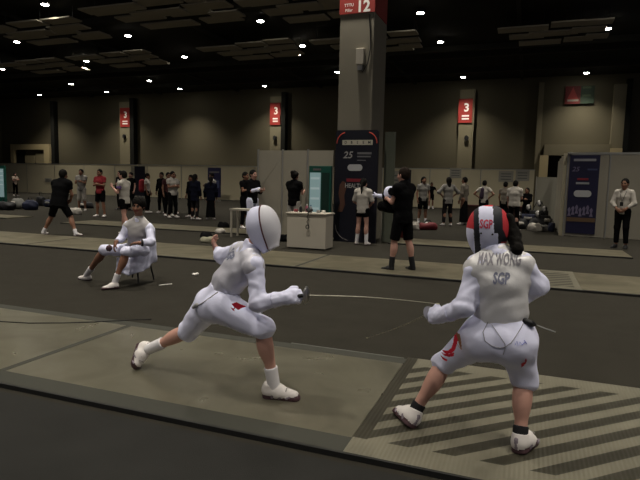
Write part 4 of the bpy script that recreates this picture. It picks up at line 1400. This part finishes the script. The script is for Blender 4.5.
for q in range(5):
    z0 = .80 - q * .055
    dg_.tube([V(-4.43, 11.06, z0), V(-4.43 + .018 * (-1) ** q, 11.05, z0 - .025), V(-4.43, 11.06, z0 - .05)], .010, 6)
dg_.tube([V(-4.43 + .035 * math.cos(a_), 11.05, .50 + .045 * math.sin(a_)) for a_ in np.linspace(0, 2 * math.pi, 14)], .010, 6)
dg_.tube([V(-4.43, 11.12, .82), V(-4.43, 11.06, .80)], .012, 6)
tag(dg_.build('hanging_strap', M_BLACK), 'black chain like strap hanging down the front of the counter', 'strap')
tag(MB().box(-6.66, 12.68, .742, -6.58, 12.82, .752).build('tablet', mat('tablet_glow', (.2, .3, .4), .4, emit=(.35, .60, .85), estr=.5)), 'small glowing phone on the white table', 'phone')

# small scraps on the carpet
S = Sdf(.006); c_ = V(-4.77, 7.22, .012); S.ell(c_, V(.05, .03, .018), k=.01); S.ell(c_ + V(.03, .02, .01), V(.03, .02, .02), k=.01)
tag(S.build('paper_scrap', [M_WHT], wr=.003, wf=120), 'small pale scrap on the carpet left of the lunging fencer', 'scrap')
tag(MB().tube([V(-4.72, 6.26, .008), V(-4.68, 6.33, .008), V(-4.62, 6.42, .008)], .007, 6).build('tape_piece', M_WHT), 'short white strip on the carpet right of the seated fencer', 'tape')
pts = [V(*p, .035) for p in ((-5.9, 3.75), (-5.1, 3.83), (-4.55, 3.97), (-4.25, 4.12), (-4.05, 4.25), (-3.8, 4.45), (-3.65, 4.7))]
pts[-1][2] = .006; pts[-2][2] = .035
tag(MB().tube(pts, .005, 6).build('floor_cable', M_BLACK), 'thin black cable lying across the left part of the near piste', 'cable')
tag(MB().box(-1.95, 4.515, 0, -.9, 4.53, .012).build('floor_tape', mat('tape_pale', (.10, .10, .09), .7)), 'thin pale line of tape behind the near piste', 'tape')

# ------------------------------------------------------------------ seated fencer and chair
Y0 = 6.0
J = dict(head=at(138.5, 206, 6.18), neck=at(139, 219, 6.20), waist=at(137, 236, 6.25),
         hipL=at(142, 250, 6.28), hipR=at(129, 250, 6.26))
J['shL'], J['shR'] = at(149, 227, 6.22), at(128, 225, 6.14)
J['elL'], J['wrL'], J['haL'] = at(151, 242, 6.10), at(139, 243, 5.98), at(131, 243, 5.95)
J['elR'], J['wrR'], J['haR'] = at(122, 238, 6.08), at(116, 242, 5.94), at(114, 247, 5.92)
J['knL'], J['anL'] = at(126, 252, 5.92), at(115, 279, 5.84)
J['knR'], J['anR'] = at(104, 250, 5.96), at(87, 273, 6.12)
J['heelL'] = V(J['anL'][0] + .05, J['anL'][1] + .02, 0.0); J['toeL'] = J['heelL'] + V(-.13, -.20, 0)
J['heelR'] = V(J['anR'][0] + .06, J['anR'][1] + .02, 0.0); J['toeR'] = J['heelR'] + V(-.26, .02, 0)
J['anL'][2] = .09; J['anR'][2] = .09
J['face'] = unit(V(.25, -1, -.12)); J['hup'] = V(0.05, 0, 1)
J['pnL'] = V(0, 0, -1); J['pnR'] = V(0, 0, -1)
sf = person_root(J, 'young fencer with black hair in whites sitting on a chair with legs stretched out')
body(J, sf, SKIN_D, .93, .009)
S = Sdf(.010)
torso_prims(S, J, .014, .93, long=.03, wide=.9)
for s in 'LR': sleeve(S, J, s, 1.85, .054, .052, .042)
S.cap(J['neck'] - V(0, 0, .03), J['neck'] + V(0, 0, .012), .070, .066, k=.02, fb=True)
jk = S.build('jacket', [CW], sf, wr=.004, wf=40)
S = Sdf(.010); torso_prims(S, J, .023, .93, wide=.9); S.build('lame_vest', [mat('cloth_lame_dull', (.42, .40, .40), .7)], sf, wr=.003, wf=40)
S = Sdf(.010)
hc = (J['hipL'] + J['hipR']) / 2; S.cap(J['hipL'], J['hipR'], .100, k=.04)
for s in 'LR': leg_cloth(S, J, s, 1.06, .092, .066, .060)
S.build('breeches', [CW], sf, wr=.004, wf=38)
for s in 'LR':
    sock(J, s, sf, SOCK_W, .27, .95, .009, .040)
    shoe(J, s, sf, [SHOE_W, SOLE_D], .95, .0078)
hair(J, sf, HAIR, 'short', 1.04, .009)
w0, w1 = J['wrL'], J['elL']
S = Sdf(.006); S.cap(w0 + (w1 - w0) * .16, w0 + (w1 - w0) * .34, .048, k=.0, fa=True, fb=True)
S.build('watch', [M_BLACK], sf)
chx = (J['hipL'] + J['hipR']) / 2
ch = empty('chair', (float(chx[0]) - .05, float(chx[1]) + .06, 0)); tag(ch, 'low black chair on thin legs under the seated fencer', 'chair')
cx, cy = float(chx[0]) - .05, float(chx[1]) + .05
sz = float(chx[2]) - .115
own(MB().box(cx - .17, cy - .17, sz - .04, cx + .17, cy + .17, sz).build('seat', M_BLACK, bevel=.01), ch)
own(MB().box(cx - .15, cy + .165, sz + .10, cx + .15, cy + .19, sz + .42).build('backrest', M_BLACK, bevel=.01), ch)
for q in (-1, 1):
    own(MB().tube([V(cx + q * .14, cy + .175, sz - .02), V(cx + q * .14, cy + .18, sz + .4)], .010, 8).build('back_post', M_BLACK), ch)
for qx in (-1, 1):
    for qy in (-1, 1):
        l_ = own(MB().tube([V(cx + qx * .14, cy + qy * .13, sz - .03), V(cx + qx * .19, cy + qy * .17, .03)], .011, 8).build('leg', M_BLACK), ch)
        f_ = MB().tube([V(cx + qx * .19, cy + qy * .17, .045), V(cx + qx * .192, cy + qy * .172, .0)], .020, 10).build('leg_tip', mat('tip_beige', (.30, .26, .18), .7))
        f_.parent = l_; f_.matrix_parent_inverse = l_.matrix_parent_inverse
# white jacket hung over chair and lap side: a folded sheet running round the chair
def cloth_path(name, path, tops, bots, label):
    """a hanging sheet: path of points seen from above, top and bottom heights, soft vertical folds"""
    n = 60; P = [V(*q) for q in path]
    seg = [np.linalg.norm(P[i + 1] - P[i]) for i in range(len(P) - 1)]; tot = sum(seg)
    vs, fs = [], []; R = 14
    for i in range(n + 1):
        d = tot * i / n; k = 0
        while k < len(seg) - 1 and d > seg[k]: d -= seg[k]; k += 1
        q = P[k] + (P[k + 1] - P[k]) * (d / seg[k]); t = i / n
        dr = unit(P[k + 1] - P[k]); nn = V(dr[1], -dr[0])
        zt = np.interp(t, np.linspace(0, 1, len(tops)), tops); zb = np.interp(t, np.linspace(0, 1, len(bots)), bots)
        for r in range(R + 1):
            v = r / R
            off = (.002 + .008 * v) * math.sin(t * 38 + 2.2 * math.sin(v * 3 + t * 9)) + .003 * math.sin(v * 16 + 6 * math.sin(t * 7)) + .02 * v
            vs.append((q[0] + nn[0] * off, q[1] + nn[1] * off, zt + (zb - zt) * v + .008 * math.sin(t * 25) * v))
    for i in range(n):
        for r in range(R):
            a = i * (R + 1) + r
            fs.append((a, a + 1, a + R + 2, a + R + 1))
    me = bpy.data.meshes.new(name); me.from_pydata(vs, [], fs); me.materials.append(CW)
    me.polygons.foreach_set('use_smooth', [True] * len(fs))
    o = bpy.data.objects.new(name, me); C.objects.link(o)
    m = o.modifiers.new('thick', 'SOLIDIFY'); m.thickness = .012; m.offset = 1
    return tag(o, label, 'jacket')


cloth_path('draped_jacket', [(cx - .15, cy - .185), (cx + .16, cy - .19), (cx + .195, cy - .16), (cx + .205, cy + .17), (cx + .15, cy + .21), (cx - .16, cy + .21)],
           [sz + .01, sz + .02, sz + .08, sz + .40, sz + .46, sz + .44], [sz - .19, sz - .22, sz - .16, sz - .08, sz - .02, sz - .02],
           'white fencing jacket draped over the chair of the seated fencer')
gl = J['haR'] + V(0, -.02, -.02)
S = Sdf(.008); S.ell(gl + V(-.02, -.05, .01), V(.035, .05, .045), k=.01)
tag(S.build('dark_glove', [mat('glove_dark', (.06, .03, .035), .8)], wr=.003, wf=100), 'dark item held in the hands of the seated fencer', 'glove')

# ------------------------------------------------------------------ lunging fencer (left)
LF = dict(shR=(-1.644, 3.188, 0.949), shL=(-1.880, 3.431, 1.000), elR=(-1.590, 3.131, 0.705), wrR=(-1.420, 3.160, 0.748), haR=(-1.335, 3.169, 0.768),
          elL=(-2.105, 3.555, 0.925), wrL=(-2.180, 3.600, 0.950), haL=(-2.215, 3.61, 1.01), neck=(-1.745, 3.300, 1.010), head=(-1.640, 3.300, 1.190),
          hipR=(-1.900, 3.225, 0.625), hipL=(-2.090, 3.380, 0.605), knR=(-1.585, 3.206, 0.515), anR=(-1.528, 3.250, 0.135),
          knL=(-2.335, 3.431, 0.345), anL=(-2.640, 3.405, 0.190), waist=(-1.900, 3.290, 0.795))
J = {k: V(*v) for k, v in LF.items()}
Z = .03
J['heelR'] = V(-1.610, 3.250, Z); J['toeR'] = V(-1.340, 3.295, Z)
J['heelL'] = V(-2.785, 3.455, .195); J['toeL'] = V(-2.735, 3.30, .035)
J['face'] = unit(V(1, .12, .26)); J['hup'] = unit(V(-.28, 0, 1))
J['pnL'] = V(.9, .2, .2); J['pnR'] = V(0, .8, -.3)
lf = person_root(J, 'fencer lunging to the right in white with a plain white mask, left of the pair')
body(J, lf, SKIN, .93, .0085, curlL=.55, curlR=.9)


def fencing_jacket(J, root, e=.018, vox=.0085):
    S = Sdf(vox)
    torso_prims(S, J, e, .93, long=.03, wide=.90)
    for s in 'LR': sleeve(S, J, s, 1.93, .057, .055, .042, k=.035)
    nd = unit(J['head'] - J['neck'])
    S.cap(J['neck'] - nd * .03, J['neck'] + nd * .075, .072, .060, k=.02, fb=True)
    return S.build('jacket', [CW], root, wr=.0036, wf=50)


def lame(J, root, m, e=.029, vox=.0085, seed=3.0):
    S = Sdf(vox)
    torso_prims(S, J, e, .93, long=.0, k=.035, wide=.90)
    return S.build('lame_vest', [m], root, wr=.0030, wf=36, seed=seed)


fencing_jacket(J, lf)
lmL = lame(J, lf, CLAME)
S = Sdf(.0085)
hx = unit(J['hipR'] - J['hipL'])
hc = (J['hipL'] + J['hipR']) / 2
S.cap(J['hipL'], J['hipR'], .100, k=.05)
S.cap(J['waist'] + (hc - J['waist']) * .25, hc, .105, .118, k=.05, w=(hx, 1.2), fa=True)
bt = hc + unit(V(-.6, -.25, -.1)) * .045
S.ell(bt, V(.115, .11, .11), k=.05)
for s in 'LR': leg_cloth(S, J, s, 1.01 if s == 'R' else 1.03, .118, .074 if s == 'R' else .072, .074)
brL = S.build('breeches', [CW], lf, wr=.0030, wf=30)
for s in 'LR':
    sock(J, s, lf, SOCK_W, .30 if s == 'R' else .32, 1.0, .0075, .040)
    shoe(J, s, lf, [SHOE_W, SOLE_D], 1.12, .0065)
# glove on the weapon hand
S = Sdf(.0065)
hand_prims(S, J['wrR'], J['haR'] - J['wrR'], J['pnR'], 1, .95, .007)
S.cap(J['wrR'] + (J['elR'] - J['wrR']) * .42, J['wrR'] + unit(J['haR'] - J['wrR']) * .02, .053, .038, k=.02, fa=True)
S.build('glove', [CW], lf, wr=.0015, wf=110)
# mask
ax = frame(J['face'], J['hup']); s_, f_, u_ = ax
hcn = J['head']
S = Sdf(.0065)
S.ell(hcn + f_ * .022 - u_ * .005, V(.100, .092, .145), ax, k=.02)
S.ell(hcn - f_ * .035 + u_ * .005, V(.098, .082, .135), ax, k=.03)
S.cap(hcn - u_ * .07 - f_ * .01, hcn - u_ * .165 + f_ * .015, .082, .062, k=.03, fb=True)
mL = S.build('fencing_mask', [CW, mat('mask_front_white', (.64, .63, .68), .8)], lf, face_mat=lambda P: ((P - hcn) @ f_ > .018).astype(int))
# dark strap round the mask
st_ = []
for i in range(30):
    a_ = -1.05 + 4.0 * i / 29
    q = hcn + f_ * .015 + u_ * .01
    st_.append(a_)
bv = BVHTree.FromPolygons([v.co for v in mL.data.vertices], [p.vertices for p in mL.data.polygons])
pts = []
for i in range(34):
    a_ = math.radians(-75 + 260 * i / 33)
    dr = unit(s_ * math.cos(a_) + u_ * math.sin(a_))
    q = hcn + f_ * .018
    hit = bv.ray_cast(Vector(q + dr * .4), Vector(-dr), .6)
    if hit[0] is not None: pts.append(np.array(hit[0]) + dr * .001)
sm = MB().tube(pts, .0052, 6).build('mask_strap', mat('strap_maroon', (.10, .035, .04), .7)); own(sm, lf)
# lettering on the back of the vest, seen edge on
bn_ = unit(np.cross(unit(J['shR'] - J['shL']), unit(J['neck'] - J['waist'])))
bn_ = bn_ if bn_ @ V(-.5, -.8, 0) > 0 else -bn_
upv = unit(J['neck'] - J['waist']); rt = np.cross(upv, bn_)
vs, fs = text_mesh('SGP', .085, .004)
sheet('lettering', vs, fs, J['waist'] + upv * .17 - rt * .035, rt, upv, mat('ink_slate', (.17, .18, .25), .8), lf, onto=lmL, off=.004, world_parent=True)
# red flame print on the front thigh
M_FL = mat('print_flame_red', (.50, .015, .035), .7)
def thigh_art(uv, m_, n=30):
    P = [(180 + u / 4.57, 250 + v / 4.57) for u, v in uv]
    c = at(P[0][0], P[0][1], 2.9)
    W = [at(x, y, 2.9) - c for x, y in P]
    vs, fs = grid_art([(float(w_ @ _r0), float(w_[2])) for w_ in W], n)
    sheet('flame_print', vs, fs, c, _r0, (0, 0, 1), m_, lf, onto=brL, off=.004, world_parent=True)
thigh_art([(236, 246), (258, 240), (277, 252), (300, 264), (282, 268), (264, 277), (252, 266), (243, 278), (246, 262)], M_FL)
thigh_art([(232, 262), (243, 268), (250, 282), (240, 276)], M_FL, 14)
# belt line and body cord at the hips
cd = MB()
bvb = BVHTree.FromPolygons([v.co for v in brL.data.vertices], [p.vertices for p in brL.data.polygons])
def snap(p, d=(0, -1, 0), off=.004, b=None):
    hit = (b or bvb).ray_cast(Vector(np.array(p) - np.array(d) * .5), Vector(d), 1.0)
    return (np.array(hit[0]) - np.array(d) * off) if hit[0] is not None else np.array(p)
cpts = [at(x, y, 3.2) for x, y in ((197, 306), (204, 302), (211, 297), (218, 292))]
vd = [unit(p - V(0, 0, CAM_H)) for p in cpts]
cd.tube([snap(p, tuple(d)) for p, d in zip(cpts, vd)], .004, 6)
own(cd.build('body_cord', M_GREYP), lf)
S = Sdf(.007)
c_ = snap(at(197, 305, 3.2), tuple(unit(at(197, 305, 3.2) - V(0, 0, CAM_H))))
S.cap(c_, c_ + V(-.03, .0, -.02), .016, .012); S.build('cord_plug', [M_GREYP], lf)
foil(J['haR'] + V(.085, .005, .012), (-.459, 3.20, .800), 'foil held out level by the lunging fencer', bend=.012, guard_r=.058, thick=.9)

# ------------------------------------------------------------------ en garde fencer (right)
RF = dict(shL=(-0.232, 3.140, 1.050), shR=(-0.008, 3.206, 1.075), elL=(-0.285, 3.075, 0.825), wrL=(-0.420, 3.169, 0.737), haL=(-0.480, 3.206, 0.727),
          elR=(0.085, 3.234, 0.950), wrR=(0.012, 3.350, 0.840), haR=(-.06, 3.39, .80), neck=(-0.140, 3.188, 1.105), head=(-0.190, 3.230, 1.240),
          hipL=(-0.190, 3.169, 0.640), hipR=(-0.010, 3.160, 0.645), knL=(-0.420, 3.320, 0.400), anL=(-0.560, 3.235, 0.115),
          knR=(0.050, 3.230, 0.400), anR=(0.045, 3.130, 0.125), waist=(-0.100, 3.165, 0.815))
J = {k: V(*v) for k, v in RF.items()}
J['heelL'] = V(-.560, 3.155, Z); J['toeL'] = V(-.715, 3.365, Z)
J['heelR'] = V(.030, 3.075, Z); J['toeR'] = V(.125, 3.285, Z)
J['face'] = unit(V(-.55, 1, -.05)); J['hup'] = unit(V(-.10, 0, 1))
J['pnL'] = V(.2, .8, -.3); J['pnR'] = V(0, 1, 0)
rf = person_root(J, 'fencer in white seen from behind wearing a red, black and white mask')
body(J, rf, SKIN, .93, .0085, curlL=.9, curlR=.5)
fencing_jacket(J, rf, .020)
lmR = lame(J, rf, CLAME2, .032, seed=6.0)
S = Sdf(.0085)
hx = unit(J['hipR'] - J['hipL']); hc = (J['hipL'] + J['hipR']) / 2
S.cap(J['hipL'], J['hipR'], .112, k=.05)
S.cap(J['waist'] + (hc - J['waist']) * .2, hc, .108, .125, k=.05, w=(hx, 1.22), fa=True)
for q in (-1, 1): S.ell(hc + hx * q * .080 + V(0, -.05, -.01), V(.100, .095, .10), k=.05)
for s in 'LR': leg_cloth(S, J, s, 1.02 if s == 'L' else 1.08, .114, .064 if s == 'L' else .068, .066)
brR = S.build('breeches', [CW], rf, wr=.0034, wf=30, seed=2)
for s in 'LR':
    sock(J, s, rf, SOCK_B, .16, 1.0, .0075, .038)
    shoe(J, s, rf, [SHOE_W, SOLE_D], 1.15, .0065)
S = Sdf(.0065)
hand_prims(S, J['wrL'], J['haL'] - J['wrL'], J['pnL'], -1, .95, .007)
S.cap(J['wrL'] + (J['elL'] - J['wrL']) * .42, J['wrL'] + unit(J['haL'] - J['wrL']) * .02, .053, .038, k=.02, fa=True)
S.build('glove', [CW], rf, wr=.0015, wf=110)
ax = frame(J['face'], J['hup']); s_, f_, u_ = ax
hcn = J['head']
S = Sdf(.005)
S.ell(hcn + f_ * .030 - u_ * .005, V(.112, .098, .150), ax, k=.02)
S.ell(hcn - f_ * .035 + u_ * .02, V(.108, .085, .128), ax, k=.03)
S.cap(hcn - u_ * .06 + f_ * .03, hcn - u_ * .165 + f_ * .055, .082, .050, k=.03, fb=True)
MR_ = mat('mask_red', (.50, .035, .045), .6); MK_ = mat('mask_black', (.015, .016, .022), .6)
vr = unit(hcn - V(0, 0, CAM_H)); vr[2] = 0; vr = unit(vr)
lat = V(vr[1], -vr[0], 0)                       # to the right, seen from behind the fencer
def mask_mats(P):
    q = P - hcn
    x = q @ lat + (q[:, 2]) * .10; z = q[:, 2]
    bk = -(q @ f_)
    m_ = np.zeros(len(P), int)                  # 0 white
    m_[(x < -.046)] = 2
    m_[(x < -.076) & (z > .015)] = 1
    m_[(x < -.078) & (z <= .015)] = 0
    m_[(x > .030 + .02 * (z < 0))] = 2
    m_[(x > .078 + np.clip(-z + .02, 0, .1) * .35) & (z > -.035)] = 1
    m_[(x > .065) & (x < .1) & (z < -.05) & (z > -.09)] = 1
    m_[(z > .142)] = np.where((np.abs(x + .0) < .03)[z > .142], 1, m_[z > .142])
    m_[(z < -.075) & (x > .055)] = 2
    return m_
mR = S.build('fencing_mask', [CW, MR_, MK_], rf, face_mat=mask_mats)
vs, fs = text_mesh('SGP', .066, .002, .60)
sheet('mask_lettering', vs, fs, hcn + V(0, 0, .045) + lat * (-.014), lat, V(0, 0, 1), mat('ink_pink_red', (.62, .07, .12), .7), rf, onto=mR, off=.004, world_parent=True)
for x, z_ in ((-.038, -.005), (.022, -.008)):
    vs = [(x + .0055 * math.cos(a_), z_ + .0055 * math.sin(a_)) for a_ in np.linspace(0, 2 * math.pi, 12, endpoint=False)]
    sheet('stud', vs, [tuple(range(12))], hcn, lat, V(0, 0, 1), M_BLACK, rf, onto=mR, off=.005, world_parent=True)
# ponytail
S = Sdf(.008)
b0 = hcn + lat * .105 - vr * .03 + V(0, 0, .035)
S.cap(b0 + V(0, 0, .05), b0 + lat * .030 + V(0, 0, -.05), .024, .036, k=.02)
S.cap(b0 + lat * .030 + V(0, 0, -.05), b0 + lat * .050 - vr * .05 + V(0, 0, -.12), .038, .030, k=.02)
S.cap(b0 + lat * .050 - vr * .05 + V(0, 0, -.12), b0 + lat * .056 - vr * .05 + V(0, 0, -.165), .028, .010, k=.02)
S.build('hair', [HAIR], rf, wr=.003, wf=110)
# lettering on the back
up3 = unit(J['neck'] - J['waist']); rt3 = unit(J['shR'] - J['shL'])
GI = mat('ink_grey', (.25, .24, .27), .8)
vs, fs = text_mesh('MAX WONG', .084, .0028, .46)
sheet('name_lettering', vs, fs, V(-.118, 3.0, 1.098), V(1, .0, .03), V(0, 0, 1), GI, rf, onto=lmR, off=.005, world_parent=True)
vs, fs = text_mesh('SGP', .082, .003, .60)
sheet('lettering', vs, fs, V(-.100, 3.0, 1.000), V(1, .0, .03), V(0, 0, 1), mat('ink_slate', (.17, .18, .25), .8), rf, onto=lmR, off=.005, world_parent=True)
# flame print on the left thigh, small print on the right knee, blue signature
def art(poly, x, y, sc, m, name, n=30, onto=brR, parent=rf, rot=0.0):
    o_ = at(x, y, 3.0)
    c, s = math.cos(rot), math.sin(rot)
    vs, fs = grid_art([((a * c - b * s) * sc, (a * s + b * c) * sc) for a, b in poly], n)
    sheet(name, vs, fs, o_, _r0, (0, 0, 1), m, parent, onto=onto, off=.005, world_parent=True)
def art_px(uv, ox, oy, k, m, name, onto, parent, n=40):
    """an emblem whose outline was measured on the photograph, laid on the cloth at its real place"""
    P = [(ox + u / k, oy + v / k) for u, v in uv]
    c = at(P[0][0], P[0][1], 3.0)
    W = [at(x, y, 3.0) - c for x, y in P]
    poly = [(float(w_ @ _r0), float(w_[2])) for w_ in W]
    vs, fs = grid_art(poly, n)
    sheet(name, vs, fs, c, _r0, (0, 0, 1), m, parent, onto=onto, off=.005, world_parent=True)
FL = [([(156, 118), (172, 102), (180, 122), (171, 155), (162, 182), (142, 198), (116, 197), (94, 176), (125, 184), (143, 172), (152, 145)], M_FL),
      ([(94, 190), (112, 202), (135, 206), (162, 201), (159, 219), (135, 219), (112, 211)], M_FL),
      ([(92, 204), (108, 218), (130, 233), (122, 238), (104, 226)], M_FL),
      ([(165, 106), (182, 110), (190, 140), (194, 188), (184, 170), (177, 150), (172, 130)], mat('print_olive', (.20, .09, .05), .7))]
for uv, m_ in FL: art_px(uv, 420, 310, 4.57, m_, 'flame_print', brR, rf)
art([(0, 1), (.5, .3), (.3, -.8), (-.1, -1.2), (-.4, -.3), (.1, .1)], 528, 366, .03, M_FL, 'knee_print', 16)
sg_ = MB()
bvr = BVHTree.FromPolygons([v.co for v in brR.data.vertices], [p.vertices for p in brR.data.polygons])
def skin_line(px, b=bvr, off=.004):
    out = []
    for x, y in px:
        p = at(x, y, 3.0); d = unit(p - V(0, 0, CAM_H))
        out.append(snap(p, tuple(d), off, b))
    return out
sg_.tube(skin_line([(515, 345), (517, 341), (518, 346), (520, 342), (522, 345), (525, 342), (527, 344), (524, 340)]), .0016, 4)
own(sg_.build('signature', mat('ink_blue', (.12, .16, .60), .6)), rf)
cd = MB()
cd.tube(skin_line([(486, 313), (488, 322), (483, 332), (485, 341), (492, 346), (500, 348), (505, 347), (511, 343), (516, 336), (521, 328), (524, 322)]), .0022, 5)
cd.tube(skin_line([(488, 313), (492, 325), (499, 335), (505, 344), (505, 349), (503, 355)]), .0018, 5)
own(cd.build('body_cord', mat('cord_grey', (.22, .22, .24), .5)), rf)
S = Sdf(.007)
p_ = skin_line([(525, 321)])[0]
S.cap(p_, p_ + V(.03, .0, -.01), .018, .014); S.cap(p_ + V(.03, 0, -.01), p_ + V(.055, .02, -.02), .010, .008)
S.build('cord_plug', [M_BLACK], rf)
own(MB().tube([p_ + V(.05, .01, -.015), p_ + V(.10, .05, -.04), p_ + V(.16, .09, -.065)], .0035, 5).build('cord_tail', M_GREYP), rf)
foil(J['haL'] + V(-.035, .03, -.005), (-.98, 3.62, .42), 'foil pointed low toward the lunging fencer by the right fencer', bend=-.01, guard_r=.045)
